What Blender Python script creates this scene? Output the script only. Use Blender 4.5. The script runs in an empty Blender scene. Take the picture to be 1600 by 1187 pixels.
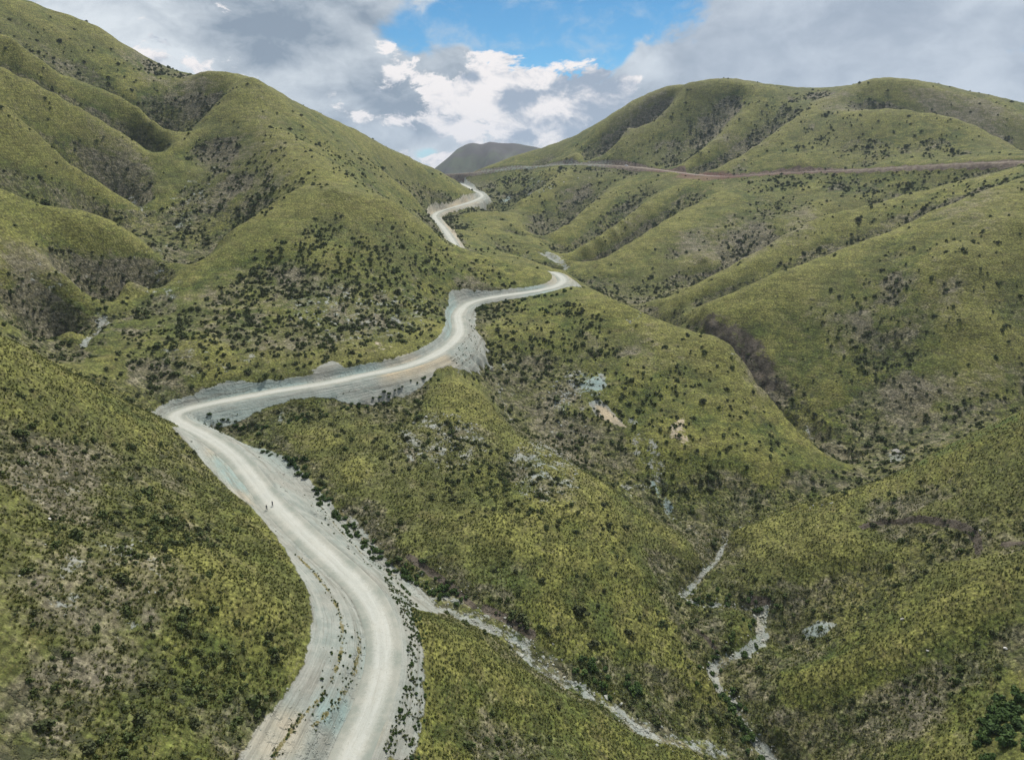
import bpy, bmesh, math, random, time
import numpy as np
from mathutils import Vector, Matrix
T0 = time.time()
random.seed(7)
rng = np.random.default_rng(11)
scene = bpy.context.scene
C = scene.collection
R = math.radians

# ------------------------------------------------------------------ camera
FPX, CU, CV = 1142.0, 800.0, 593.5
PITCH = math.atan((CV - 250.0) / FPX)
CP, SP = math.cos(PITCH), math.sin(PITCH)
cam_data = bpy.data.cameras.new('camera')
cam_data.sensor_width = 36.0
cam_data.lens = 36.0 * FPX / 1600.0
cam_data.clip_start = 1.0
cam_data.clip_end = 30000.0
cam = bpy.data.objects.new('camera', cam_data)
C.objects.link(cam)
cam.location = (0, 0, 0)
cam.rotation_euler = (math.pi / 2 - PITCH, 0, 0)
scene.camera = cam

# ------------------------------------------------------------------ light
SUN_EL, SUN_AZ = R(57), R(20)          # azimuth clockwise from +Y (ahead of the camera), to the right
sun_data = bpy.data.lights.new('sun', 'SUN')
sun_data.energy = 5.0
sun_data.angle = R(4)
sun_data.color = (1.0, 0.95, 0.86)
sun = bpy.data.objects.new('sun', sun_data)
C.objects.link(sun)
sd = Vector((math.sin(SUN_AZ) * math.cos(SUN_EL), math.cos(SUN_AZ) * math.cos(SUN_EL), math.sin(SUN_EL)))
sun.rotation_euler = sd.to_track_quat('Z', 'Y').to_euler()
sun.location = (0, 0, 300)

scene.view_settings.view_transform = 'Standard'
scene.view_settings.look = 'None'
scene.view_settings.exposure = 0.06
scene.view_settings.gamma = 1.0
scene.view_settings.use_curve_mapping = False
scene.cycles.use_denoising = True
scene.cycles.max_bounces = 4
scene.cycles.diffuse_bounces = 2
scene.cycles.glossy_bounces = 1
scene.cycles.volume_bounces = 0
scene.cycles.use_adaptive_sampling = True
scene.cycles.adaptive_threshold = 0.02


# ------------------------------------------------------------------ node helper
class NT:
    def __init__(self, tree):
        self.t = tree
        self.n = tree.nodes
        self.l = tree.links

    def put(self, sock, v):
        if isinstance(v, bpy.types.NodeSocket):
            self.l.new(v, sock)
        elif v is not None:
            if isinstance(v, (tuple, list)) and len(v) == 3 and sock.type == 'RGBA':
                v = (*v, 1.0)
            sock.default_value = v

    def math(self, op, a, b=None, c=None, clamp=False):
        n = self.n.new('ShaderNodeMath'); n.operation = op; n.use_clamp = clamp
        for i, v in enumerate((a, b, c)):
            if v is not None: self.put(n.inputs[i], v)
        return n.outputs[0]

    def add(self, a, b): return self.math('ADD', a, b)
    def sub(self, a, b): return self.math('SUBTRACT', a, b)
    def mul(self, a, b): return self.math('MULTIPLY', a, b)

    def vmath(self, op, a, b=None, scale=None):
        n = self.n.new('ShaderNodeVectorMath'); n.operation = op
        self.put(n.inputs[0], a)
        if b is not None: self.put(n.inputs[1], b)
        if scale is not None: self.put(n.inputs['Scale'], scale)
        return n.outputs[0]

    def noise(self, vec, scale, detail=4, rough=0.55, dist=0.0, lac=2.0):
        n = self.n.new('ShaderNodeTexNoise')
        self.put(n.inputs['Vector'], vec)
        n.inputs['Scale'].default_value = scale
        n.inputs['Detail'].default_value = detail
        n.inputs['Roughness'].default_value = rough
        n.inputs['Lacunarity'].default_value = lac
        n.inputs['Distortion'].default_value = dist
        return n.outputs[0]

    def voronoi(self, vec, scale, feature='F1'):
        n = self.n.new('ShaderNodeTexVoronoi'); n.feature = feature
        self.put(n.inputs['Vector'], vec)
        n.inputs['Scale'].default_value = scale
        return n

    def ss(self, v, lo, hi, a=0.0, b=1.0, smooth=True):
        n = self.n.new('ShaderNodeMapRange')
        n.interpolation_type = 'SMOOTHSTEP' if smooth else 'LINEAR'
        n.clamp = True
        for i, x in enumerate((v, lo, hi, a, b)): self.put(n.inputs[i], x)
        return n.outputs[0]

    def mix(self, f, a, b, blend='MIX'):
        n = self.n.new('ShaderNodeMix'); n.data_type = 'RGBA'; n.blend_type = blend
        n.clamp_factor = True
        self.put(n.inputs[0], f); self.put(n.inputs[6], a); self.put(n.inputs[7], b)
        return n.outputs[2]

    def attr(self, name):
        n = self.n.new('ShaderNodeAttribute'); n.attribute_name = name
        return n.outputs['Fac']

    def sepx(self, v):
        n = self.n.new('ShaderNodeSeparateXYZ'); self.put(n.inputs[0], v)
        return n.outputs

    def comb(self, x, y, z):
        n = self.n.new('ShaderNodeCombineXYZ')
        for i, v in enumerate((x, y, z)): self.put(n.inputs[i], v)
        return n.outputs[0]


def pix_dir(u, v):
    xn = (np.asarray(u, float) - CU) / FPX
    yc = -(np.asarray(v, float) - CV) / FPX
    return np.stack([xn, CP + yc * SP, -SP + yc * CP], -1)


def azel(u, v):
    d = pix_dir(u, v)
    return math.atan2(d[0], d[1]), math.atan2(d[2], math.hypot(d[0], d[1]))


# ------------------------------------------------------------------ world: blue sky and cloud banks
world = bpy.data.worlds.new('World')
scene.world = world
world.use_nodes = True
wt = world.node_tree
for n in list(wt.nodes): wt.nodes.remove(n)
W = NT(wt)
wout = wt.nodes.new('ShaderNodeOutputWorld')
bg = wt.nodes.new('ShaderNodeBackground')
bg.inputs['Strength'].default_value = 0.10
wt.links.new(bg.outputs[0], wout.inputs[0])
sky = wt.nodes.new('ShaderNodeTexSky')
sky.sky_type = 'NISHITA'
sky.sun_disc = False
sky.sun_elevation = SUN_EL
sky.sun_rotation = SUN_AZ
sky.altitude = 3500
sky.air_density = 1.0
sky.dust_density = 0.6
tc = wt.nodes.new('ShaderNodeTexCoord')
dirv = W.vmath('NORMALIZE', tc.outputs['Generated'])
dx, dy, dz = W.sepx(dirv)
az = W.math('ARCTAN2', dx, dy)
el = W.math('ARCSINE', dz)


def blob(u, v, su, sv, w, tilt=0.0):
    """soft ellipse of cloud cover round one direction of the sky; su, sv in degrees"""
    a0, e0 = azel(u, v)
    da = W.sub(az, a0); de = W.sub(el, e0)
    if tilt:
        c, s = math.cos(R(tilt)), math.sin(R(tilt))
        da2 = W.add(W.mul(da, c), W.mul(de, s)); de2 = W.sub(W.mul(de, c), W.mul(da, s))
        da, de = da2, de2
    a = W.math('POWER', W.math('ABSOLUTE', W.mul(da, 1 / R(su))), 2.0)
    b = W.math('POWER', W.math('ABSOLUTE', W.mul(de, 1 / R(sv))), 2.0)
    g = W.math('EXPONENT', W.mul(W.add(a, b), -1.0))
    return W.mul(g, w)


def total(lst):
    s = lst[0]
    for x in lst[1:]: s = W.add(s, x)
    return s

# flatter cells low in the sky
sv = W.comb(W.mul(az, 1.0), W.mul(el, 1.65), W.mul(dy, 0.15))
warp = wt.nodes.new('ShaderNodeTexNoise'); W.put(warp.inputs['Vector'], sv)
warp.inputs['Scale'].default_value = 9.0; warp.inputs['Detail'].default_value = 3
sw = W.vmath('ADD', sv, W.vmath('SCALE', W.vmath('SUBTRACT', warp.outputs['Color'], (0.5, 0.5, 0.5)), scale=0.07))

# grey stratocumulus deck
n1 = W.noise(sw, 4.0, 7, 0.58)
cov = total([W.mul(W.sub(n1, 0.5), 2.5),
             blob(885, 25, 8.6, 5.4, -2.0), blob(810, 70, 6.0, 2.8, -0.5), blob(668, 240, 1.6, .9, -1.2), blob(800, 185, 9.0, 3.0, 1.3), blob(900, 60, 5.0, 2.6, -.5), blob(600, 190, 6, 4, .8), blob(720, 85, 2.2, 1.2, .7), blob(1000, 90, 3.2, 2.6, .75), blob(1000, 60, 2.0, 3.0, .4), blob(640, 60, 3.0, 1.6, -0.55),
             blob(560, 30, 6, 4, 0.35), blob(380, 60, 12, 6, 0.35), blob(1240, 60, 9, 7, 0.5), blob(1040, 150, 4, 3, .35)])
cov = W.add(cov, 0.42)
deck = W.ss(W.add(cov, W.mul(W.sub(W.noise(sw, 17.0, 8, .64), .5), .8)), 0.06, 0.42)
# deck brightness
n2 = W.noise(sw, 6.5, 6, 0.6)
n2b = W.noise(W.vmath('ADD', sw, (0.0, 0.035, 0.0)), 6.5, 6, 0.6)
lit = W.sub(n2, n2b)
shade = total([W.mul(W.sub(n2, 0.5), 1.7), W.mul(lit, 1.2),
               blob(430, 45, 9, 3.2, -0.48, -12), blob(640, 140, 5, 2.4, -0.22), blob(580, 190, 5.5, 2.0, -0.12), blob(200, 70, 5, 4, .14),
               blob(1330, 40, 8, 5, 0.10), blob(500, 95, 5, 2, 0.25), blob(300, 20, 4, 2.5, 0.1), blob(1080, 60, 4, 5, .10),
               blob(260, 90, 4, 2, .2)])
dlow = W.ss(el, R(-2), R(12), 0.10, 0.0)
shade = W.add(W.add(shade, 0.58), dlow)
deck_col = W.mix(W.ss(shade, 0.1, 1.0, smooth=False), (2.5, 3.15, 3.95), (7.2, 7.75, 8.2))
# even haze-grey bank at the right
rb = total([blob(1350, 70, 17, 9, 1.0)])
deck_col = W.mix(W.ss(rb, 0.15, 0.85, 0, .8), deck_col, W.mix(W.ss(n2, .32, .66), (3.5, 4.2, 5.2), (5.2, 5.9, 6.8)))

# white cumulus
n3 = W.noise(sw, 11.0, 10, 0.62)
vo = W.voronoi(sw, 26.0, 'SMOOTH_F1'); 
bil = W.sub(0.55, vo.outputs['Distance'])
cu = total([W.mul(W.sub(n3, 0.5), 4.8), W.mul(bil, 0.9),
            blob(606, 75, 1.5, 1.7, .85, -20), blob(735, 120, 3.6, 1.9, .98), blob(880, 128, 4.2, 1.5, .85), blob(950, 165, 3.8, 2.2, .8), blob(880, 0, 13, 3.2, -1.6), blob(960, 130, 3.0, 1.6, .5), blob(1250, 40, 9, 5, -.8),
            blob(770, 185, 7.0, 2.8, .85), blob(680, 250, 1.3, .6, 1.0), blob(860, 205, 4, 1.8, .7), blob(985, 140, 1.5, 1.5, .7), blob(260, 85, 4, 1.6, .62), blob(350, 85, 3, 1.5, .5)])
cum = W.ss(cu, 0.50, 0.80)
n4 = W.noise(W.vmath('ADD', sw, (-0.012, 0.03, 0.0)), 11.0, 10, 0.62)
slope = W.sub(n3, n4)
n5 = W.noise(sw, 13.0, 6, 0.6)
cl = total([W.mul(slope, 3.2), W.mul(W.sub(n5, 0.5), 3.6), blob(735, 105, 3, 1.6, .35), blob(860, 118, 3, 1.2, .35), blob(606, 65, 2, 2, .4),
            blob(900, 180, 4, 2.0, -.35), blob(730, 180, 5, 1.8, .3), blob(740, 120, .9, .5, -.8), blob(800, 150, 1.1, .6, -.6), blob(850, 145, 2.3, .5, -.6)])
cum_col = W.mix(W.ss(W.add(cl, 0.72), 0.1, 1.05), (3.3, 4.0, 5.0), (9.3, 8.9, 8.8))

skyc = W.mix(1.0, sky.outputs[0], (0.44, 0.86, 0.98), 'MULTIPLY')
pale = W.ss(el, R(-3), R(6), 0.8, 0.0)
skyc = W.mix(pale, skyc, (5.2, 6.6, 7.9))
wisp = W.ss(W.noise(sw, 14, 8, .66), .47, .75, 0, .55)
skyc = W.mix(wisp, skyc, (5.4, 6.3, 7.2))
c1 = W.mix(deck, skyc, deck_col)
c2 = W.mix(cum, c1, cum_col)
# below the horizon the same pale air as just above it
wt.links.new(c2, bg.inputs['Color'])


# ------------------------------------------------------------------ numeric noise
def _hash(ix, iy, seed):
    h = (ix.astype(np.int64) * 374761393 + iy.astype(np.int64) * 668265263 + seed * 974634777) & 0xFFFFFFFF
    h = ((h ^ (h >> 13)) * 1274126177) & 0xFFFFFFFF
    h = h ^ (h >> 16)
    return h


def perlin(x, y, seed=0):
    x0 = np.floor(x); y0 = np.floor(y)
    fx = x - x0; fy = y - y0
    ux = fx * fx * fx * (fx * (fx * 6 - 15) + 10); uy = fy * fy * fy * (fy * (fy * 6 - 15) + 10)
    def g(ix, iy, dx_, dy_):
        a = _hash(ix, iy, seed).astype(np.float64) * (2 * math.pi / 4294967296.0)
        return np.cos(a) * dx_ + np.sin(a) * dy_
    a = g(x0, y0, fx, fy); b = g(x0 + 1, y0, fx - 1, fy)
    c = g(x0, y0 + 1, fx, fy - 1); d = g(x0 + 1, y0 + 1, fx - 1, fy - 1)
    return ((a + (b - a) * ux) * (1 - uy) + (c + (d - c) * ux) * uy) * 1.5


def fbm(x, y, oct=4, seed=0, rough=0.5):
    s = 0; a = 1.0; t = 0
    for i in range(oct):
        s = s + a * perlin(x * 2 ** i + 13.7 * i, y * 2 ** i - 7.3 * i, seed + i); t += a; a *= rough
    return s / t


def P(u, v, Y):
    d = pix_dir(u, v)
    return d * (np.asarray(Y) / d[..., 1])[..., None]


# ------------------------------------------------------------------ terrain: ridges, gullies and slopes of the valley
# (u, v, forward distance in metres) of the points that the photograph shows
LINES = [
    # skyline of the left mountain
    [(-700, -420, 600), (-300, -150, 650), (0, -12, 690), (29, 0, 700), (84, 22, 720), (108, 25, 728), (152, 44, 740), (202, 76, 755), (253, 110, 762), (290, 120, 742), (317, 113, 732), (345, 120, 722), (371, 128, 710), (385, 121, 702), (397, 121, 700), (408, 127, 700), (456, 162, 718), (500, 186, 755), (540, 206, 800), (625, 243, 900), (690, 268, 1040)],
    # gully under it
    [(120, 128, 660), (190, 152, 668), (230, 182, 660), (260, 212, 650), (275, 230, 640), (268, 250, 625), (255, 275, 608), (243, 300, 592), (233, 322, 575), (222, 345, 560), (218, 368, 535), (250, 398, 490), (281, 421, 452), (240, 466, 405), (192, 484, 385), (162, 510, 362), (132, 547, 330), (98, 567, 318)],
    [(391, 124, 700), (358, 145, 685), (324, 175, 668), (303, 200, 654)],
    [(655, 332, 840), (690, 313, 905), (720, 299, 985)],
    [(750, 525, 408), (745, 555, 385)],
    # ridges and hollows of the left side
    [(-300, -60, 520), (0, 56, 560), (101, 121, 598), (162, 145, 615), (230, 182, 632), (270, 226, 632)],
    [(-300, 20, 440), (0, 101, 505), (67, 135, 525), (111, 159, 540), (182, 202, 570), (246, 248, 600)],
    [(-300, 80, 380), (0, 159, 450), (34, 189, 460), (71, 219, 472), (108, 256, 488), (162, 290, 518), (212, 324, 552)],
    [(-300, 230, 330), (0, 294, 385), (57, 314, 405), (111, 327, 428), (162, 341, 460), (206, 369, 510)],
    [(78, 348, 398), (135, 349, 412), (175, 364, 424), (236, 395, 440), (272, 417, 447)],
    # peak spur towards the viewer, its hollow and face
    [(395, 123, 700), (398, 169, 668), (420, 203, 632), (470, 250, 578), (505, 289, 522)],
    [(425, 325, 522), (350, 393, 482), (302, 425, 450)],
    # knoll crest left-down and right-down
    [(520, 294, 500), (470, 318, 484), (398, 361, 455), (304, 422, 425), (236, 472, 390), (180, 512, 352), (132, 556, 326)],
    [(520, 295, 500), (560, 303, 500), (620, 325, 510), (665, 350, 525), (700, 384, 532), (780, 406, 525), (850, 424, 517)],
    # spur behind it, right of the third road bend
    [(712, 358, 745), (766, 386, 680), (848, 414, 612), (880, 421, 600)],
    [(735, 331, 880), (807, 368, 790), (854, 397, 722)],
    [(640, 300, 720), (600, 280, 700), (560, 275, 640)],
    # near left hill
    [(-300, 420, 160), (0, 530, 200), (70, 562, 210), (140, 600, 225), (200, 627, 245), (240, 648, 262)],
    [(170, 560, 303), (215, 610, 290), (258, 640, 286)],
    # near hill toe along the road cut
    [(300, 700, 240), (345, 760, 215), (395, 805, 196), (440, 850, 180), (468, 890, 167), (482, 930, 155), (485, 1010, 135), (440, 1090, 118), (375, 1187, 101), (250, 1400, 70)],
    # gully right of the road fill
    [(325, 665, 287), (360, 690, 274), (400, 712, 263), (470, 760, 244), (520, 800, 230), (570, 845, 215), (620, 890, 204), (660, 915, 199), (700, 940, 194), (760, 967, 190), (820, 1018, 180), (900, 1065, 173), (960, 1100, 169), (1000, 1130, 166), (1050, 1155, 163), (1100, 1187, 161), (1200, 1260, 152)],
    # low grass spur between fill and gully
    [(655, 965, 165), (700, 1000, 158), (760, 1060, 152), (850, 1130, 147), (950, 1210, 138)],
    # mid spur crest
    [(560, 622, 318), (640, 592, 335), (700, 590, 336), (735, 612, 326), (770, 650, 312), (800, 680, 303), (870, 718, 292), (950, 768, 276), (1010, 805, 266), (1060, 840, 255), (1110, 900, 239), (1150, 945, 222), (1178, 985, 208)],
    # gully behind the mid spur
    [(778, 590, 373), (800, 652, 340), (850, 693, 324), (950, 752, 302), (1040, 802, 287), (1125, 838, 273)],
    # stream of the main valley
    [(800, 328, 975), (812, 350, 880), (840, 378, 780), (880, 408, 700), (895, 440, 650), (950, 462, 595), (1005, 488, 550), (1060, 520, 485), (1140, 575, 435), (1200, 622, 402), (1262, 668, 375), (1330, 722, 335), (1372, 747, 317), (1300, 775, 303), (1215, 800, 289), (1160, 822, 280), (1132, 842, 271), (1110, 880, 253), (1070, 922, 238), (1110, 940, 233), (1190, 950, 228), (1190, 990, 217), (1150, 1015, 211), (1112, 1040, 205), (1130, 1072, 197), (1160, 1105, 189), (1190, 1150, 180), (1220, 1187, 173), (1228, 1250, 163)],
    # mid right spur crest
    [(890, 447, 497), (920, 455, 470), (960, 470, 442), (1000, 485, 428), (1050, 506, 415), (1100, 520, 405), (1130, 530, 396), (1165, 562, 384), (1190, 598, 373), (1240, 655, 350), (1300, 705, 328), (1360, 742, 312)],
    # right near hill
    [(1950, 500, 215), (1750, 575, 245), (1600, 640, 255), (1500, 688, 262), (1440, 718, 268), (1400, 742, 272), (1300, 778, 276), (1200, 808, 272), (1150, 826, 264)],
    [(1500, 690, 322), (1600, 652, 345), (1800, 600, 380)],
    [(1750, 800, 185), (1600, 842, 196), (1500, 872, 201), (1400, 922, 205), (1300, 970, 210), (1220, 1002, 213)],
    [(1750, 830, 168), (1600, 868, 182), (1500, 890, 191), (1400, 938, 197), (1300, 985, 202), (1235, 1012, 205)],
    # right mountain skyline
    [(700, 277, 1330), (740, 268, 1290), (800, 246, 1260), (860, 233, 1220), (890, 222, 1200), (920, 208, 1180), (980, 174, 1150), (1050, 140, 1130), (1075, 130, 1112), (1100, 127, 1100), (1150, 133, 1085), (1190, 143, 1072), (1235, 154, 1058), (1290, 152, 1040), (1325, 139, 1018), (1360, 129, 1005), (1390, 126, 1000), (1425, 131, 990), (1465, 143, 975), (1510, 154, 962), (1550, 165, 945), (1600, 187, 920), (1700, 230, 880), (1900, 230, 800)],
    [(1215, 153, 1320), (1240, 141, 1320), (1262, 137, 1320), (1295, 136, 1320), (1325, 141, 1320)],
    [(1470, 160, 1180), (1510, 151, 1180), (1545, 151, 1180), (1575, 163, 1180), (1600, 176, 1180), (1750, 230, 1180)],
    # spurs above the far road
    [(1090, 135, 1108), (989, 209, 1100), (925, 249, 1105)],
    [(1177, 160, 1050), (1118, 219, 985), (1068, 258, 950)],
    [(1283, 156, 1005), (1224, 197, 955), (1165, 238, 922), (1105, 267, 922)],
    [(1306, 170, 960), (1247, 215, 915), (1189, 250, 890), (1148, 268, 888)],
    [(1320, 172, 940), (1400, 170, 900), (1480, 182, 865), (1540, 205, 830), (1600, 238, 790), (1700, 270, 730)],
    # spurs below the far road
    [(897, 262, 1082), (854, 286, 1030), (807, 317, 985), (795, 326, 970)],
    [(985, 275, 1000), (936, 309, 930), (895, 344, 865), (852, 375, 800)],
    [(1083, 284, 890), (1024, 306, 870), (965, 350, 800), (893, 398, 735)],
    [(1150, 287, 842), (1071, 327, 790), (989, 374, 725), (913, 424, 665)],

    [(1340, 295, 762), (1270, 343, 700), (1200, 386, 632), (1142, 416, 592), (1030, 470, 550)],
    [(1750, 225, 650), (1600, 260, 645), (1475, 289, 640), (1365, 321, 628), (1290, 337, 620), (1240, 368, 598), (1194, 398, 575), (1120, 438, 545), (1040, 478, 530)],
    [(1750, 235, 540), (1600, 276, 540), (1475, 324, 530), (1381, 365, 520), (1303, 393, 510), (1220, 425, 500), (1153, 455, 490), (1060, 494, 482)],
    [(1100, 500, 470), (1150, 530, 452), (1200, 565, 430), (1240, 620, 405), (1290, 670, 375), (1345, 715, 348)],
]
POINTS = [
    (100, 430, 366), (0, 420, 342), (0, 500, 300), (110, 520, 332), (60, 540, 306), (200, 440, 405), (60, 395, 378), (150, 468, 388),
    (330, 330, 548), (370, 290, 580), (330, 250, 622), (300, 380, 505), (450, 200, 672), (520, 240, 678), (600, 270, 745), (200, 80, 760), (100, 60, 700), (200, 140, 690),
    (400, 450, 400), (500, 400, 430), (600, 400, 462), (700, 450, 458), (600, 500, 388), (500, 500, 370), (300, 550, 322), (400, 550, 332), (500, 350, 462), (620, 370, 490), (220, 590, 303), (700, 420, 492), (800, 440, 490),
    (300, 480, 372), (350, 600, 306), (450, 430, 415),
    (0, 1187, 75), (0, 900, 115), (0, 700, 160), (200, 900, 131), (300, 900, 140), (200, 750, 180), (250, 1050, 108), (100, 1100, 89), (400, 950, 140), (250, 680, 235), (100, 650, 195), (350, 850, 168), (300, 1187, 95), (-200, 900, 95), (-300, 1187, 60), (150, 1187, 86), (100, 800, 148),
    (665, 1187, 119.5), (665, 1080, 138), (700, 1187, 123), (800, 1187, 133), (900, 1187, 146), (760, 1100, 145),
    (450, 672, 283), (550, 750, 247), (600, 720, 264), (600, 650, 302), (700, 750, 256), (650, 850, 216), (750, 900, 206), (850, 900, 210), (800, 820, 232), (950, 950, 207), (1000, 1000, 196), (1000, 900, 226), (900, 850, 230), (870, 1000, 186), (1100, 1050, 190), (1060, 1040, 193), (1050, 1100, 182), (950, 1050, 182), (800, 740, 272), (900, 780, 256), (500, 690, 271), (700, 650, 300), (780, 950, 196),
    (930, 630, 356), (930, 550, 400), (850, 500, 428), (1060, 680, 326), (1000, 600, 364), (1100, 600, 364), (1100, 700, 319), (1200, 720, 313), (1150, 780, 297), (1250, 770, 303), (850, 580, 386), (800, 520, 408), (1000, 540, 398), (1000, 720, 315), (900, 690, 332),
    (1600, 700, 222), (1400, 800, 246), (1500, 800, 225), (1600, 800, 202), (1300, 850, 233), (1200, 870, 242), (1150, 900, 238), (1400, 900, 208), (1550, 860, 196), (1250, 920, 224), (1500, 740, 242), (1150, 860, 256), (1300, 910, 220),
    (1600, 1000, 153), (1600, 1187, 120), (1500, 1050, 160), (1400, 1100, 164), (1300, 1050, 182), (1300, 1187, 152), (1450, 1187, 137), (1225, 1110, 182), (1500, 960, 176), (1380, 1010, 183), (1250, 1060, 188),
    (1350, 225, 860), (1450, 230, 820), (1250, 250, 850), (1350, 258, 815), (1500, 242, 775), (980, 200, 1110), (900, 240, 1130), 
    (1200, 330, 745), (1100, 400, 660), (1050, 400, 680), (760, 290, 1180), (840, 268, 1180),
    (1600, 350, 450), (1600, 450, 410), (1600, 550, 378), (1400, 450, 446), (1400, 550, 415), (1400, 650, 372), (1300, 500, 432), (1300, 600, 397), (1200, 500, 445), (1500, 600, 376), (1500, 660, 352), (1500, 400, 440), (1500, 500, 398), (1750, 400, 420), (1750, 550, 405), (1250, 450, 470), (1400, 400, 480),
]
WORLD = [(-70, 0, -62), (-30, 60, -95), (0, 0, -122), (60, 0, -150), (120, 40, -158), (160, 60, -120), (240, 60, -90), (-180, 60, -50), (-120, -60, -50),
         (0, -150, -130), (100, -150, -160), (250, -150, -90), (-250, -150, -40), (-500, 200, 20), (-300, 80, -10), (400, 100, -40), (600, 300, 20),
         (-900, 800, 120), (-700, 400, 120), (-1200, 1500, 0), (0, 1800, -160), (900, 1500, 20), (1200, 900, 20), (-400, 1100, 20), (-500, 950, 60), (500, 1300, 60), (-150, 1500, -60), (200, 1550, -50),
         (0, 2600, -330), (1500, 3000, -330), (-1500, 3000, -330), (-3000, 500, -40), (3000, 500, -40), (0, -2500, -170), (5000, 5000, -380), (-5000, 5000, -380), (0, 6500, -380), (5500, -3000, -150), (-5500, -3000, -150)]

# a hollow runs behind each of these spurs: first point of the spur -> (distance behind the crest, depth)
SPURS = {(-300, -60): (26, 5), (-300, 20): (24, 6), (-300, 80): (26, 8), (-300, 230): (24, 5), (520, 294): (30, 9), (391, 124): (26, 12),
         (1090, 135): (34, 9), (1177, 160): (30, 17), (1283, 156): (30, 20), (1320, 172): (50, 28),
         (897, 262): (42, 32), (985, 275): (38, 34), (1083, 284): (34, 27), (1150, 287): (36, 32),
         (1750, 225): (55, 34), (1750, 235): (36, 20), (712, 358): (34, 15), (735, 331): (34, 14)}
ROAD_PX = [(470, 1400, -112.6), (545, 1187, -112.0), (575, 1120, -111.2), (594, 1060, -110.6), (600, 1010, -110), (594, 970, -109.6), (575, 930, -109.2), (548, 900, -108.8), (500, 858, -108.0), (455, 815, -107), (428, 788, -106.4), (400, 752, -105.6), (370, 717, -104.6), (335, 688, -103.4), (300, 669, -102.2),
           (280, 659, -101.5), (270, 651, -101), (275, 644, -100.6), (300, 637, -100.2), (360, 624, -99.2), (430, 611, -98), (500, 600, -97), (560, 588, -95.8), (610, 578, -94.8), (650, 567, -94), (685, 551, -93), (707, 535, -91.8), (718, 520, -90.8), (717, 505, -89.8), (716, 492, -88.8), (725, 479, -87.6), (742, 470, -86.4), (790, 461, -84.2), (835, 455, -82.8), (866, 448, -81.6), (880, 440, -80.6), (876, 431, -79.6), (862, 425, -78.6)]
ROAD_PX2 = [(716, 390, -72.6), (708, 378, -71.2), (700, 366, -69.4), (692, 355, -67.2), (683, 345, -65), (679, 337, -63), (688, 330, -60.5), (715, 322, -55.5), (740, 314, -52), (750, 309.5, -50.5)]
ROAD_PX3 = [(738, 297, -43.5), (732, 292, -41), (722, 288, -39), (712, 283, -37), (704, 277, -33)]
FAR_PX = [(690, 272, 1420), (720, 271, 1340), (760, 267.5, 1250), (800, 262.5, 1205), (860, 258, 1150), (900, 256.5, 1105), (950, 258, 1060), (1000, 262, 1010), (1050, 268, 960), (1090, 273, 920), (1130, 275.5, 885), (1160, 274, 868), (1220, 270, 845), (1300, 266.5, 815), (1400, 262, 775), (1500, 256, 735), (1560, 253.5, 712), (1600, 252.5, 700), (1750, 250, 660)]


def px_to_world_z(lst):
    a = np.array(lst, float)
    d = pix_dir(a[:, 0], a[:, 1])
    return d * (a[:, 2] / d[:, 2])[:, None]


def resample(pts, step):
    pts = np.asarray(pts, float)
    # Catmull-Rom, then even steps
    p = np.vstack([2 * pts[0] - pts[1], pts, 2 * pts[-1] - pts[-2]])
    out = []
    for i in range(1, len(p) - 2):
        n = max(2, int(np.linalg.norm(p[i + 1] - p[i]) / step) + 1)
        t = np.linspace(0, 1, n, endpoint=False)[:, None]
        out.append(0.5 * ((2 * p[i]) + (-p[i - 1] + p[i + 1]) * t + (2 * p[i - 1] - 5 * p[i] + 4 * p[i + 1] - p[i + 2]) * t ** 2 + (-p[i - 1] + 3 * p[i] - 3 * p[i + 1] + p[i + 2]) * t ** 3))
    out.append(p[-2:-1])
    o = np.vstack(out)
    s = np.concatenate([[0], np.cumsum(np.linalg.norm(np.diff(o[:, :2], axis=0), axis=1))])
    m = max(2, int(s[-1] / step) + 1)
    q = np.linspace(0, s[-1], m)
    return np.stack([np.interp(q, s, o[:, k]) for k in range(3)], -1)


w1 = px_to_world_z(ROAD_PX); w2 = px_to_world_z(ROAD_PX2); w3 = px_to_world_z(ROAD_PX3)
hid1 = np.array([[22, 553, -80.6], [-6, 580, -79.2], [-34, 598, -76.2]])
hid2 = np.array([[-42, w2[-1, 1] + 25, -48.6], [-48, w3[0, 1] - 30, -46]])
road_main = resample(np.vstack([w1, hid1, w2, hid2, w3]), 3.0)
# gentle smoothing of the plan and grade
for _ in range(3):
    road_main[1:-1] = 0.25 * road_main[:-2] + 0.5 * road_main[1:-1] + 0.25 * road_main[2:]
fa = np.array(FAR_PX)
road_far = resample(P(fa[:, 0], fa[:, 1], fa[:, 2]), 6.0)
for _ in range(3):
    road_far[1:-1] = 0.25 * road_far[:-2] + 0.5 * road_far[1:-1] + 0.25 * road_far[2:]


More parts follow.
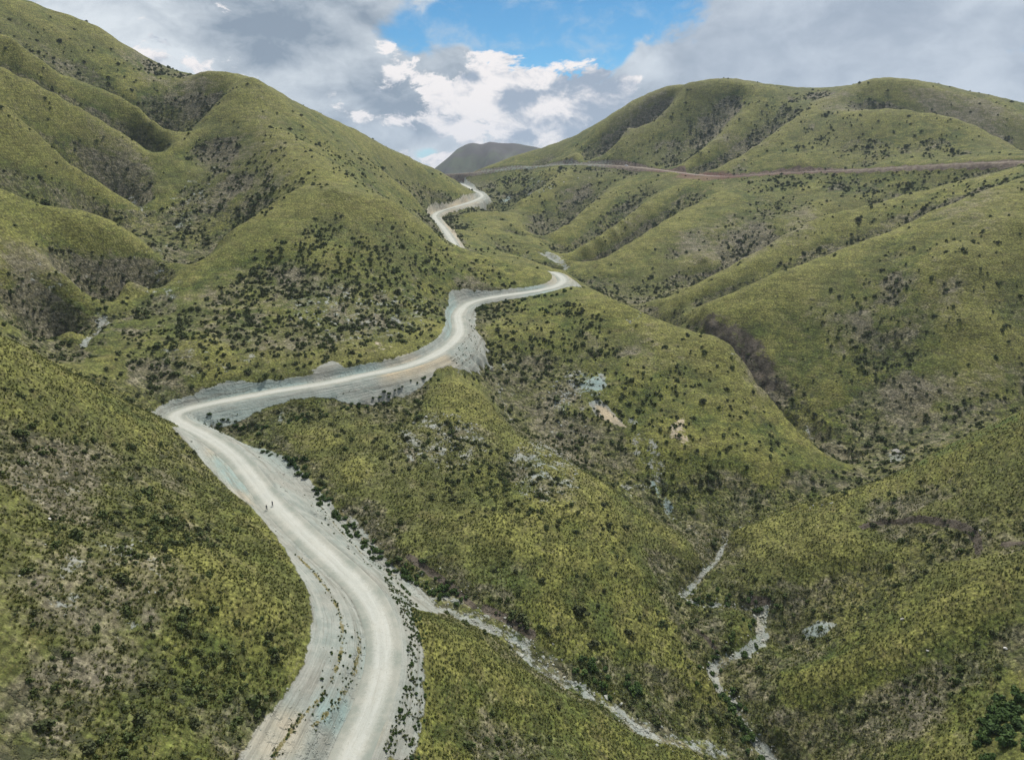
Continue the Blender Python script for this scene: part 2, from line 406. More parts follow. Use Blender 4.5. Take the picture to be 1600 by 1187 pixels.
def polyline_dist(x, y, pts, reach):
    """distance, signed side, height and arc position of the nearest point of a polyline"""
    best = np.full(x.shape, 1e9); zz = np.zeros(x.shape); side = np.zeros(x.shape); arc = np.zeros(x.shape)
    s = 0.0
    for i in range(len(pts) - 1):
        a, b = pts[i], pts[i + 1]
        ab = b[:2] - a[:2]; L = float(np.hypot(*ab)) + 1e-9
        m = np.nonzero((x > min(a[0], b[0]) - reach) & (x < max(a[0], b[0]) + reach) & (y > min(a[1], b[1]) - reach) & (y < max(a[1], b[1]) + reach))[0]
        if len(m):
            px_, py_ = x[m] - a[0], y[m] - a[1]
            t = np.clip((px_ * ab[0] + py_ * ab[1]) / (L * L), 0, 1)
            ddx, ddy = px_ - t * ab[0], py_ - t * ab[1]
            d = np.hypot(ddx, ddy)
            k = d < best[m]
            mk = m[k]
            best[mk] = d[k]; zz[mk] = a[2] + t[k] * (b[2] - a[2]); arc[mk] = s + t[k] * L
            side[mk] = np.sign(ab[0] * ddy[k] - ab[1] * ddx[k])
        s += L
    return best, side, zz, arc


# control points: lines and single points, each free to slide a little along its own sight line
seg = []; org = []
for k, ln in enumerate(LINES):
    a = np.array(ln, float)
    w = P(a[:, 0], a[:, 1], a[:, 2])
    w = resample(w, max(8.0, float(np.mean(a[:, 2])) * (0.012 if tuple(ln[0][:2]) in ((-700, -420), (700, 277)) else 0.028)))
    seg.append(w); org += [k] * len(w)
nl = sum(len(q) for q in seg)
pa = np.array(POINTS, float)
seg.append(P(pa[:, 0], pa[:, 1], pa[:, 2])); org += [-1] * len(pa)
free = np.vstack(seg); org = np.array(org); nf = len(free)
fixed = np.vstack([resample(road_main, 12.0), resample(road_far, 25.0)])
allp0 = np.vstack([free, fixed]); isfree = np.arange(len(allp0)) < nf
sl_ = np.zeros(len(allp0)); m1 = np.zeros(nf); m2 = np.zeros(nf)
lin_i = np.nonzero((org[1:] == org[:-1]) & (org[1:] >= 0))[0]
SMAX = 0.66
for it in range(600):
    cur = allp0 * np.exp(sl_)[:, None]
    if it % 20 == 0:
        D_ = np.hypot(cur[:, None, 0] - cur[None, :, 0], cur[:, None, 1] - cur[None, :, 1])
        reach = np.clip(0.12 * np.hypot(cur[:, 0], cur[:, 1]), 25, 70)
        I, J = np.nonzero((D_ < reach[:, None]) & (np.arange(len(cur))[:, None] < np.arange(len(cur))[None, :]))
        same = np.zeros(len(I), bool); oi_ = np.append(org, np.full(len(fixed), -2)); same = (oi_[I] == oi_[J]) & (oi_[I] >= 0)
        ok_ = ~same & (isfree[I] | isfree[J]); I, J = I[ok_], J[ok_]
    dv = cur[I] - cur[J]; dd_ = np.hypot(dv[:, 0], dv[:, 1]) + 1e-3
    g_ = np.abs(dv[:, 2]) - SMAX * dd_ - 1.0
    a_ = g_ > 0
    Ia, Ja = I[a_], J[a_]; ga = g_[a_] / (0.02 * np.hypot(cur[Ia, 0], cur[Ia, 1])); wgt = ga / (.02 * np.hypot(cur[Ia, 0], cur[Ia, 1])) / (1 + .15 * dd_[a_])
    sg = np.sign(dv[a_, 2])
    gi_ = sg * cur[Ia, 2] - SMAX * (dv[a_, 0] * cur[Ia, 0] + dv[a_, 1] * cur[Ia, 1]) / dd_[a_]
    gj_ = -sg * cur[Ja, 2] + SMAX * (dv[a_, 0] * cur[Ja, 0] + dv[a_, 1] * cur[Ja, 1]) / dd_[a_]
    grad = np.zeros(len(allp0))
    np.add.at(grad, Ia, wgt * gi_); np.add.at(grad, Ja, wgt * gj_)
    grad = grad[:nf] + 60.0 * sl_[:nf]
    q_ = sl_[lin_i + 1] - sl_[lin_i]
    np.add.at(grad, lin_i + 1, 6000.0 * q_); np.add.at(grad, lin_i, -6000.0 * q_)
    m1 = .9 * m1 + .1 * grad; m2 = .99 * m2 + .01 * grad ** 2
    sl_[:nf] -= 0.0016 * m1 / (np.sqrt(m2) + 1e-3)
free = free * np.exp(sl_[:nf])[:, None]
print('slide max', float(np.abs(sl_).max()), 'rms', float(np.sqrt((sl_[:nf] ** 2).mean())), 'steep pairs left', int((g_ > 2).sum()))
ctrl = [resample(road_main, 13.0), resample(road_far, 28.0)]
companions = []
for k, ln in enumerate(LINES):
    w = free[org == k]
    ctrl.append(w)
    sp = SPURS.get(tuple(ln[0][:2]))
    if sp:
        t_ = np.gradient(w[:, :2], axis=0); t_ /= np.linalg.norm(t_, axis=1)[:, None]
        n_ = np.stack([-t_[:, 1], t_[:, 0]], -1)
        n_ *= np.sign((n_ * w[:, :2]).sum(1))[:, None]
        n_ = n_.mean(0) / np.linalg.norm(n_.mean(0))
        q_ = np.linspace(0, 1, len(w)); ta = np.clip(q_ * 2.6 + .08, 0, 1) * np.clip((1 - q_) * 3.5 + .25, 0, 1)
        h_ = w.copy(); h_[:, :2] += n_ * sp[0]; h_[:, 2] -= sp[1] * ta
        # a hollow yields where another crest, the road or the stream already fixes the ground
        far_ok = np.array([np.hypot(*(np.vstack([free, fixed])[:, :2] - q[:2]).T).min() > 9 for q in h_])
        companions.append(h_[far_ok])
ctrl.append(free[org == -1])
ctrl.append(np.array(WORLD, float))
ctrl += companions
ctrl = np.vstack(ctrl)
# thin out points closer than 4 m to an earlier one
keep = []
for i in range(len(ctrl)):
    if keep:
        d = np.hypot(*(ctrl[keep][:, :2] - ctrl[i, :2]).T)
        if d.min() < max(3.5, 0.010 * ctrl[i, 1]): continue
    keep.append(i)
ctrl = ctrl[keep]
CM = 2.5
def phi(r2): return np.sqrt(r2 + CM * CM)
SC = 300.0
N = len(ctrl)
D2 = ((ctrl[:, None, :2] - ctrl[None, :, :2]) ** 2).sum(-1)
A = np.zeros((N + 3, N + 3))
lam = 0.12 + np.hypot(ctrl[:, 0], ctrl[:, 1]) * 0.0006
A[:N, :N] = -phi(D2) + np.diag(lam)
Pm = np.c_[np.ones(N), ctrl[:, 0] / SC, ctrl[:, 1] / SC]
A[:N, N:] = Pm; A[N:, :N] = Pm.T
sol = np.linalg.solve(A, np.r_[ctrl[:, 2], 0, 0, 0])
RW = sol[:N].astype(np.float32); RP = sol[N:]
cx32 = ctrl[:, 0].astype(np.float32); cy32 = ctrl[:, 1].astype(np.float32)
print('controls', N, 'fit err', float(np.abs(lam * sol[:N]).max()))


def base_height(x, y):
    out = np.empty(x.shape, np.float64)
    xf = x.astype(np.float32); yf = y.astype(np.float32)
    for s in range(0, len(x), 20000):
        e = s + 20000
        r2 = (xf[s:e, None] - cx32) ** 2; r2 += (yf[s:e, None] - cy32) ** 2
        r2 += np.float32(CM * CM); np.sqrt(r2, out=r2)
        out[s:e] = -(r2 @ RW)
    return out + RP[0] + RP[1] * x / SC + RP[2] * y / SC


_st = [q for q in LINES if tuple(q[0][:2]) == (800, 328)][0]
_k = LINES.index(_st)
_w = free[org == _k]
RAVINE = resample(_w[(_w[:, 1] > 310) & (_w[:, 1] < 560)], 6.0)
RAV_LEN = float(np.hypot(*np.diff(RAVINE[:, :2], axis=0).T).sum()); RAV_DEPTH = 9.0


def relief(x, y):
    """small rills, humps and terracettes of the slopes"""
    r = np.hypot(x, y)
    k = np.clip(r / 260.0, 0.45, 1.15)
    wx = x + 9 * perlin(x / 40, y / 40, 51); wy = y + 9 * perlin(x / 40, y / 40, 52)
    h = 2.0 * k * fbm(wx / 58, wy / 58, 3, 3)
    h += 1.5 * k * (np.abs(perlin(wx / 24, wy / 24, 9)) - 0.25)
    h += 0.5 * k * (np.abs(perlin(wx / 9, wy / 9, 19)) - 0.25)
    h += 0.42 * fbm(x / 7.0, y / 7.0, 3, 21)
    far = np.clip((r - 350) / 300, 0, 1)
    h += far * 1.6 * (0.3 - np.abs(perlin(wx / 75, wy / 75, 31)))
    return h


def ss_(v, a, b):
    t = np.clip((v - a) / (b - a), 0, 1)
    return t * t * (3 - 2 * t)


def height(x, y, masks=False):
    x = np.asarray(x, float); y = np.asarray(y, float)
    z = base_height(x, y)
    r = np.hypot(x, y)
    d, side, zr, arc = polyline_dist(x, y, road_main, 46.0)
    near = np.clip((d - 5) / 30, 0.1, 1)
    d2, side2, zr2, arc2 = polyline_dist(x, y, road_far, 26.0)
    near2 = np.clip((d2 - 4) / 22, 0.1, 1)
    z = z + relief(x, y) * np.minimum(near, near2)
    # the ravine: a notch with broken walls
    dr, _, _, ar = polyline_dist(x, y, RAVINE, 60.0)
    wall = fbm(x / 9, y / 9, 3, 41)
    z = z - RAV_DEPTH * (1 - ss_(dr + 7 * wall, 5, 24)) * np.where(dr < 50, 1, 0) * ss_(ar, 0, 40) * (1 - ss_(ar, RAV_LEN - 60, RAV_LEN))
    z0 = z.copy()
    hw = 4.5 + 0.0022 * r
    wob = fbm(x / 5.5, y / 5.5, 3, 77)
    e = np.maximum(d - hw, 0)
    zc = np.clip(z, zr - e * (0.75 + 0.15 * wob) - 0.0 , zr + e * (1.35 + 0.5 * wob))
    # ditch and small berm
    inside = d < hw
    zc = np.where(inside, zr - np.clip(0.05 + (r - 200) * .0006, .05, .45), zc)
    m = d < 45
    lim = np.where(z > zr, np.where(r < 230, 24.0, np.where(r < 600, 6.0, 1.5)), np.where(r < 230, 4.5, np.where(r < 600, 9.5, 6.0)))
    lim = (lim + hw * .6) * (1 + .55 * wob)
    fade = ss_(d, lim + np.where(r < 600, 6, 3), lim)
    zc = np.where(m, z + (zc - z) * fade, z)
    g1 = np.where(m, ss_(np.abs(zc - z0), 0.15, 1.7), 0)
    g1 = np.maximum(g1, ss_(d, hw + 3.2, hw + 1.2))
    cut = np.where(m & (zc < z0 - .2), 1.0, 0.0)
    z = zc
    hw2 = 3.4 + 0.0022 * r
    e2 = np.maximum(d2 - hw2, 0)
    zc = np.clip(z, zr2 - e2 * 0.8, zr2 + e2 * 1.2)
    zc = np.where(d2 < hw2, zr2 - 0.4, zc)
    m2 = d2 < 11
    zc = np.where(m2, z + (zc - z) * ss_(d2, 11, 6), z)
    g2 = np.where(m2, ss_(np.abs(zc - z), 0.3, 1.2), 0); g2 = np.maximum(g2, ss_(d2, hw2 + 1.4, hw2))
    z = zc
    if masks:
        return z, dict(d=d, side=side, g1=g1, g2=g2, cut=cut, d2=d2, arc=arc)
    return z


# lookup grid of heights
GX0, GX1, GY0, GY1, GS = -760.0, 900.0, 30.0, 1400.0, 2.5
gx = np.arange(GX0, GX1, GS); gy = np.arange(GY0, GY1, GS)
GXX, GYY = np.meshgrid(gx, gy)
wedge = (np.abs(GXX) < GYY * 0.95 + 60)
GZ = np.full(GXX.shape, -400.0)
GZ[wedge] = height(GXX[wedge], GYY[wedge])
print('grid', time.time() - T0)


def zgrid(x, y):
    fx = np.clip((x - GX0) / GS, 0, len(gx) - 1.001); fy = np.clip((y - GY0) / GS, 0, len(gy) - 1.001)
    ix = fx.astype(int); iy = fy.astype(int); tx = fx - ix; ty = fy - iy
    return (GZ[iy, ix] * (1 - tx) + GZ[iy, ix + 1] * tx) * (1 - ty) + (GZ[iy + 1, ix] * (1 - tx) + GZ[iy + 1, ix + 1] * tx) * ty


def hit(u, v, maxd=1350):
    """where the sight line of a photo point meets the ground"""
    u = np.atleast_1d(np.asarray(u, float)); v = np.atleast_1d(np.asarray(v, float))
    d = pix_dir(u, v); d = d / d[:, 1:2]
    Y = np.full(len(u), 50.0); done = np.zeros(len(u), bool); res = np.full(len(u), np.nan)
    ys = 50 * np.exp(np.linspace(0, math.log(maxd / 50.0), 900))
    prev = ys[0]
    for yy in ys:
        below = (d[:, 2] * yy < zgrid(d[:, 0] * yy, np.full(len(u), yy))) & ~done
        if below.any():
            lo = np.full(below.sum(), prev); hi = np.full(below.sum(), yy); db = d[below]
            for _ in range(8):
                mid = (lo + hi) / 2
                b = db[:, 2] * mid < zgrid(db[:, 0] * mid, mid)
                hi = np.where(b, mid, hi); lo = np.where(b, lo, mid)
            res[below] = (lo + hi) / 2
            done |= below
        prev = yy
    p = d * res[:, None]
    return p


def visible(p, lift=0.8):
    """in the frame and not behind a ridge"""
    x, y, z = p[:, 0], p[:, 1], p[:, 2] + lift
    zc = y * CP - z * SP
    uu = CU + FPX * x / zc; vv = CV - FPX * (z * CP + y * SP) / zc
    ok = (uu > -10) & (uu < 1610) & (vv > 0) & (vv < 1195) & (y > 20)
    for t in np.linspace(0.15, 0.985, 70):
        ok &= ~((z * t < zgrid(x * t, y * t) - 0.3) & (y * t > 45))
    return ok, uu, vv


def poly_world(pxs):
    a = np.array(pxs, float)
    p = hit(a[:, 0], a[:, 1])
    return p[~np.isnan(p[:, 0])][:, :2]


def inside_poly(x, y, poly, soft):
    """soft inside mask of a ground polygon"""
    m = (x > poly[:, 0].min() - soft) & (x < poly[:, 0].max() + soft) & (y > poly[:, 1].min() - soft) & (y < poly[:, 1].max() + soft)
    out = np.zeros(x.shape)
    idx = np.nonzero(m)[0]
    if not len(idx): return out
    X, Y = x[idx], y[idx]
    ins = np.zeros(len(X), bool); dd = np.full(len(X), 1e9)
    n = len(poly)
    for i in range(n):
        a, b = poly[i], poly[(i + 1) % n]
        c = ((a[1] > Y) != (b[1] > Y)) & (X < (b[0] - a[0]) * (Y - a[1]) / (b[1] - a[1] + 1e-12) + a[0])
        ins ^= c
        ab = b - a; L2 = ab @ ab + 1e-9
        t = np.clip(((X - a[0]) * ab[0] + (Y - a[1]) * ab[1]) / L2, 0, 1)
        dd = np.minimum(dd, np.hypot(X - a[0] - t * ab[0], Y - a[1] - t * ab[1]))
    s = np.where(ins, dd, -dd)
    out[idx] = ss_(s, -soft, soft)
    return out


# how much the ground stands proud of (+) or lies below (-) its surroundings, in metres, at two scales
def box(a, n):
    k = np.cumsum(np.pad(a, ((n + 1, n), (0, 0)), mode='edge'), 0); a = (k[2 * n + 1:] - k[:-2 * n - 1]) / (2 * n + 1)
    k = np.cumsum(np.pad(a, ((0, 0), (n + 1, n)), mode='edge'), 1); return (k[:, 2 * n + 1:] - k[:, :-2 * n - 1]) / (2 * n + 1)


val = (GZ > -390).astype(float)
def blur(n):
    a = GZ * val; w = val.copy()
    for _ in range(2): a = box(a, n); w = box(w, n)
    return a / np.maximum(w, 1e-3)


RELS, RELL = (GZ - blur(4)) * val, (GZ - blur(10)) * val


def grid_s(A, x, y):
    fx = np.clip((x - GX0) / GS, 0, len(gx) - 1.001); fy = np.clip((y - GY0) / GS, 0, len(gy) - 1.001)
    ix = fx.astype(int); iy = fy.astype(int); tx = fx - ix; ty = fy - iy
    return (A[iy, ix] * (1 - tx) + A[iy, ix + 1] * tx) * (1 - ty) + (A[iy + 1, ix] * (1 - tx) + A[iy + 1, ix + 1] * tx) * ty


def proud(x, y):
    r = np.hypot(x, y); k = np.clip((r - 250) / 350, 0, 1)
    m = (y > GY0) & (x > GX0) & (x < GX1) & (y < GY1) & (np.abs(x) < y * .9 + 40)
    return np.where(m, np.clip((grid_s(RELS, x, y) / 1.6) * (1 - .5 * k) + grid_s(RELL, x, y) / 5.0 * (.4 + .6 * k), -1, 1), 0)


# ------------------------------------------------------------------ objects: helpers
def link(o):
    C.objects.link(o); return o


def tag(o, label=None, cat=None, group=None, kind=None):
    if label: o['label'] = label
    if cat: o['category'] = cat
    if group: o['group'] = group
    if kind: o['kind'] = kind
    return o


def mesh_np(name, verts, quads=None, tris=None, smooth=True):
    me = bpy.data.meshes.new(name)
    me.vertices.add(len(verts)); me.vertices.foreach_set('co', np.ascontiguousarray(verts, np.float32).ravel())
    f = quads if quads is not None else tris
    k = f.shape[1]
    me.loops.add(f.size); me.loops.foreach_set('vertex_index', np.ascontiguousarray(f, np.int32).ravel())
    me.polygons.add(len(f)); me.polygons.foreach_set('loop_start', np.arange(0, f.size, k, dtype=np.int32))
    me.polygons.foreach_set('loop_total', np.full(len(f), k, np.int32)) if False else None
    me.update(calc_edges=True)
    if smooth: me.polygons.foreach_set('use_smooth', np.ones(len(f), bool))
    return me


def fattr(me, name, arr, typ='FLOAT'):
    a = me.attributes.new(name, typ, 'POINT')
    a.data.foreach_set('value' if typ in ('FLOAT', 'INT') else 'vector', np.ascontiguousarray(arr, np.int32 if typ == 'INT' else np.float32).ravel())


def material(name, rough=0.9):
    m = bpy.data.materials.new(name); m.use_nodes = True
    t = m.node_tree
    for n in list(t.nodes): t.nodes.remove(n)
    o = t.nodes.new('ShaderNodeOutputMaterial'); b = t.nodes.new('ShaderNodeBsdfPrincipled')
    b.inputs['Roughness'].default_value = rough
    if 'Specular IOR Level' in b.inputs: b.inputs['Specular IOR Level'].default_value = 0.2
    t.links.new(b.outputs[0], o.inputs[0])
    return m, NT(t), b


def flat(name, col, rough=0.7, metal=0.0, spec=None):
    m, n, b = material(name, rough)
    g = n.t.nodes.new('ShaderNodeTexCoord')
    v = n.noise(g.outputs['Object'], 6.0, 3)
    c = n.mix(n.ss(v, .3, .7, 0, 1), tuple(x * .86 for x in col), tuple(min(1, x * 1.12) for x in col))
    n.put(b.inputs['Base Color'], c)
    b.inputs['Metallic'].default_value = metal
    return m


# ------------------------------------------------------------------ the ground sheet
a_d = np.radians(np.linspace(-41, 41, 741))
a_c = np.radians(np.linspace(41, 319, 141))[1:-1]
ang = np.concatenate([a_d, a_c])
rad = np.concatenate([np.linspace(3, 40, 16)[:-1], 40 * np.exp(np.linspace(0, math.log(1400 / 40.), 985)), 1400 * np.exp(np.linspace(0, math.log(7000 / 1400.), 50))[1:]])
NA, NR = len(ang), len(rad)
RR, AA = np.meshgrid(rad, ang, indexing='ij')
X = (RR * np.sin(AA)).ravel(); Y = (RR * np.cos(AA)).ravel()
X = np.append(X, 0.0); Y = np.append(Y, 0.0)
Zt, M = height(X, Y, True)
print('terrain eval', time.time() - T0)
ii, jj = np.meshgrid(np.arange(NR - 1), np.arange(NA), indexing='ij')
j2 = (jj + 1) % NA
quads = np.stack([ii * NA + jj, (ii + 1) * NA + jj, (ii + 1) * NA + j2, ii * NA + j2], -1).reshape(-1, 4)
quads = quads[:, ::-1]
terrain_me = mesh_np('hills', np.c_[X, Y, Zt], quads=quads)


def ell(u, v, ru, rv, tilt=0, n=14):
    t = np.linspace(0, 2 * np.pi, n, endpoint=False); c, s = math.cos(R(tilt)), math.sin(R(tilt))
    a, b = ru * np.cos(t), rv * np.sin(t)
    return [(u + p * c - q * s, v + p * s + q * c) for p, q in zip(a, b)]


def zone(lst, soft=4.0, x=None, y=None, k=1.0):
    x = X if x is None else x; y = Y if y is None else y
    o = np.zeros(x.shape)
    for it in lst:
        poly, w = it[0], it[1]
        sf = it[2] if len(it) > 2 else soft
        wp = poly_world(poly)
        if len(wp) >= 3: o = np.maximum(o, w * inside_poly(x, y, wp, sf))
    return o


GRAVEL_POLY = [
    ([(375, 1187), (400, 1140), (440, 1090), (475, 1040), (486, 1000), (488, 960), (482, 925), (462, 885), (430, 835), (395, 795), (345, 752), (300, 700), (268, 668), (300, 660), (340, 690), (420, 780), (500, 855), (560, 920), (590, 1000), (580, 1080), (545, 1187)], 1.0, 1.6),
    ([(300, 663), (330, 676), (380, 692), (425, 705), (460, 722), (500, 768), (540, 806), (570, 838), (600, 866), (640, 893), (672, 925), (694, 957), (668, 956), (640, 945), (648, 970), (660, 1010), (664, 1060), (660, 1120), (648, 1187), (560, 1187), (600, 1050), (590, 960), (520, 880), (430, 790), (380, 730), (320, 690)], 1.0, 2.2),
    ([(690, 520), (705, 480), (735, 470), (745, 490), (742, 520), (735, 545), (712, 572), (690, 560)], .9, 2.0),
    ([(565, 548), (585, 530), (612, 538), (635, 550), (600, 558)], .42, 3.5),
    ([(480, 580), (520, 562), (540, 575), (520, 590)], .8, 1.5),
]
LEAVES_ROCK = [
    (ell(912, 600, 38, 20, 20), .66, 3), (ell(935, 598, 14, 16, 30), 1.0, 2), (ell(880, 620, 18, 30, 10), .5, 4), (ell(1025, 720, 16, 40, -15), .62, 2.5), (ell(1000, 770, 40, 24, 30), .42, 4), ([(918, 628), (938, 622), (982, 668), (968, 668), (930, 650)], 1.0, 1.0),
    ([(1048, 662), (1070, 652), (1076, 675), (1080, 700), (1062, 694), (1046, 682)], .85, 2),
    ([(1014, 748), (1024, 748), (1054, 790), (1048, 806), (1030, 790)], .85, 1.6),
    (ell(205, 312, 14, 5, 60), .7, 3), (ell(290, 345, 22, 10, -40), .55, 4), (ell(1400, 712, 16, 12), .75, 3),
    ([(1252, 985), (1280, 968), (1312, 972), (1290, 992), (1258, 1002)], .95, 1.0), ([(1184, 938), (1204, 936), (1200, 990), (1182, 996)], .9, 1.0),
    (ell(840, 290, 30, 14), .45, 6), (ell(870, 405, 22, 6, 30), .95, 4), (ell(790, 312, 12, 5, -20), .8, 4),
    (ell(160, 500, 14, 18, 20), .55, 3), (ell(440, 650, 6, 12, 20), .6, 1.5), (ell(690, 690, 75, 45), .56, 6), (ell(850, 740, 65, 50, 30), .54, 6), (ell(560, 490, 120, 50), .42, 12), (ell(330, 560, 90, 40), .36, 10),
    (ell(660, 490, 30, 25), .4, 9), (ell(300, 300, 60, 30, -40), .35, 9), (ell(790, 600, 18, 50, -20), .4, 5), (ell(890, 640, 50, 50), .33, 7),
    (ell(1010, 700, 30, 60, -30), .36, 5), (ell(150, 900, 130, 70), .42, 9), (ell(70, 760, 80, 40, 30), .45, 7), (ell(250, 430, 40, 60), .4, 9), (ell(60, 430, 80, 40), .4, 9), (ell(730, 560, 30, 30), .5, 4),
    (ell(1150, 550, 20, 12, 50), .3, 4),
]
DRY = [
    (ell(1190, 590, 60, 24, 45), .7, 6), (ell(1290, 690, 50, 12, 40), .7, 5), (ell(1140, 375, 90, 40, -15), .8, 16), (ell(1230, 350, 60, 25, -20), .6, 14), (ell(1400, 480, 130, 60, -20), .55, 16), (ell(1500, 600, 120, 40, -15), .8, 12),
    (ell(1520, 340, 80, 40, -20), .5, 14), (ell(1000, 180, 60, 25, -35), .7, 18), (ell(1120, 200, 30, 40, 30), .7, 18), (ell(1520, 175, 110, 25, 15), .8, 18), (ell(1330, 160, 70, 20), .5, 15), (ell(1180, 235, 50, 12, -40), .5, 12),
    (ell(900, 300, 50, 14, -35), .6, 12), (ell(1000, 345, 60, 12, -35), .6, 12), (ell(400, 230, 70, 60, 40), .5, 16), (ell(250, 130, 90, 25, 35), .5, 14), (ell(310, 135, 40, 25), .6, 12), (ell(60, 150, 50, 30, 40), .4, 12), (ell(180, 230, 60, 25, 40), .5, 12),
    (ell(90, 740, 90, 50, 30), .7, 8), (ell(170, 930, 150, 90), .75, 9), (ell(100, 1060, 120, 70), .6, 9), (ell(700, 700, 90, 50), .5, 9), (ell(250, 560, 80, 40), .4, 9), (ell(620, 420, 60, 30), .3, 9), (ell(450, 480, 180, 70), .6, 14), (ell(60, 420, 60, 30, 30), .8, 9), (ell(180, 430, 60, 25, 20), .8, 9), (ell(390, 270, 50, 40), .7, 12), (ell(860, 740, 70, 50, 30), .55, 9), (ell(420, 280, 50, 30), .6, 12), (ell(60, 440, 70, 60), .5, 10),
    (ell(1030, 560, 60, 30, 10), .45, 9), (ell(880, 660, 50, 60), .55, 8), (ell(1480, 1130, 90, 50), .25, 8),
]
LUSH = [
    (ell(270, 500, 40, 30, -50), .6, 8), (ell(520, 300, 60, 10, 0), .3, 6), (ell(60, 300, 40, 60, 40), .5, 12), (ell(140, 130, 50, 20, 50), .7, 12), (ell(120, 480, 60, 30), .5, 9), ([(1380, 742), (1600, 640), (1600, 662), (1480, 708), (1400, 745)], 1.0, 3), (ell(1430, 560, 60, 20, 0), .4, 9),
    (ell(850, 460, 60, 20), .5, 7), (ell(560, 830, 60, 30, 45), .5, 4), (ell(950, 1050, 60, 20, 25), .8, 3), (ell(1160, 1110, 20, 60, -25), .8, 3), (ell(600, 620, 70, 14, 10), .5, 4), (ell(1560, 1130, 60, 60), .8, 5),
    (ell(300, 1100, 120, 60), .45, 8), (ell(500, 400, 200, 60), .25, 10),
]
YEL = [
    (ell(240, 680, 120, 26, 32), .9, 8), (ell(60, 580, 90, 30, 28), .8, 7), (ell(1480, 720, 160, 30, -22), .9, 8), (ell(1250, 820, 130, 26, -20), .9, 7), (ell(700, 640, 120, 22, 28), .6, 7), (ell(980, 480, 80, 12, 22), .8, 7), (ell(820, 700, 60, 12, 30), .8, 4),
    (ell(950, 400, 80, 30, 0), .5, 12), (ell(1300, 330, 120, 10, -20), .8, 10), (ell(1400, 340, 240, 12, -22), .9, 10), (ell(1300, 230, 200, 40), .5, 16), (ell(1030, 190, 8, 40, 35), .9, 8), (ell(480, 200, 80, 12, 38), .7, 10), (ell(640, 290, 80, 14, 25), .8, 10), (ell(1040, 470, 60, 20, -20), .5, 9),
    (ell(520, 300, 50, 10, 0), .9, 7), (ell(430, 350, 80, 8, -35), .8, 6), (ell(760, 410, 80, 12, 8), .9, 7), (ell(200, 350, 60, 10, 10), .7, 7), (ell(150, 600, 90, 14, 28), .9, 6),
    (ell(850, 870, 160, 50, 25), .5, 9), (ell(1380, 900, 180, 60, -15), .6, 9), (ell(1000, 960, 80, 40, 20), .5, 9),
]
gravel = np.maximum(M['g1'], zone(GRAVEL_POLY))
rock = zone(LEAVES_ROCK)
dry = zone(DRY); lush = zone(LUSH); yel = zone(YEL)
FARG = M['g2']


def bed_mask(pxs, width, x=None, y=None):
    x = X if x is None else x; y = Y if y is None else y
    w = poly_world(pxs)
    w = resample(np.c_[w, np.zeros(len(w))], 4.0)
    d, s, z_, a_ = polyline_dist(x, y, w, width * 3 + 6)
    return ss_(d, width * 1.35, width * 0.55), w


BEDS = [
    ([(540, 800), (570, 838), (600, 875), (640, 905), (690, 940), (740, 962), (770, 972), (800, 990), (830, 1020), (870, 1050), (900, 1066), (950, 1088), (1000, 1130), (1050, 1150)], 3.0, .86), ([(1000, 1125), (1060, 1150), (1120, 1165)], 4.0, .62), ([(660, 905), (720, 935), (790, 975), (860, 1030)], 4.0, .6),
    ([(1132, 842), (1110, 878), (1085, 903), (1066, 924)], 1.3, 1.0),
    ([(1066, 924), (1085, 936), (1130, 940), (1180, 944), (1190, 950)], 1.4, .66),
    ([(1190, 950), (1193, 970), (1190, 992), (1165, 1008)], 2.2, 1.0),
    ([(1165, 1008), (1130, 1022), (1112, 1042), (1125, 1070)], 2.3, .84),
    ([(1125, 1070), (1150, 1090), (1165, 1115), (1180, 1145)], 2.0, .72),
    ([(1180, 1145), (1200, 1170), (1225, 1195)], 1.9, 1.0),
    ([(1125, 838), (1160, 820), (1200, 806), (1250, 792), (1300, 780)], 1.2, .8), ([(1050, 810), (1080, 826), (1125, 838)], 1.0, .5),
    ([(845, 392), (862, 400), (880, 408), (885, 416)], 2.2, 1.0), ([(1262, 664), (1268, 678)], 1.6, .9), ([(222, 330), (205, 300)], 2, .6),
    ([(128, 545), (150, 515), (168, 498)], 1.5, .8), ([(1030, 715), (1025, 745), (1040, 790), (1050, 805)], 1.0, .6), ([(800, 655), (780, 610), (770, 580)], 1.2, .4),
    ([(1000, 490), (985, 500)], 1.5, .6),
]
bed = np.zeros(X.shape)
bed_lines = []
for pts_, w_, s_ in BEDS:
    b_, l_ = bed_mask(pts_, w_); bed = np.maximum(bed, b_ * s_); bed_lines.append((l_, w_, s_))
# weeds on the cut bench
WEED = [([(465, 868), (500, 905), (528, 950), (535, 985), (530, 1030), (508, 1080), (470, 1120), (440, 1160), (425, 1187)], .55, .9),
        ([(560, 985), (562, 1020), (550, 1060), (520, 1105), (490, 1135)], .6, .75), ([(512, 900), (560, 930)], .3, .0),
        ([(500, 790), (530, 825), (560, 855), (600, 880), (650, 905)], .5, .8), ([(520, 775), (560, 830), (590, 850)], .7, .7)]
weed = np.zeros(X.shape)
for pts_, w_, s_ in WEED:
    b_, _ = bed_mask(pts_, w_); weed = np.maximum(weed, b_ * s_)
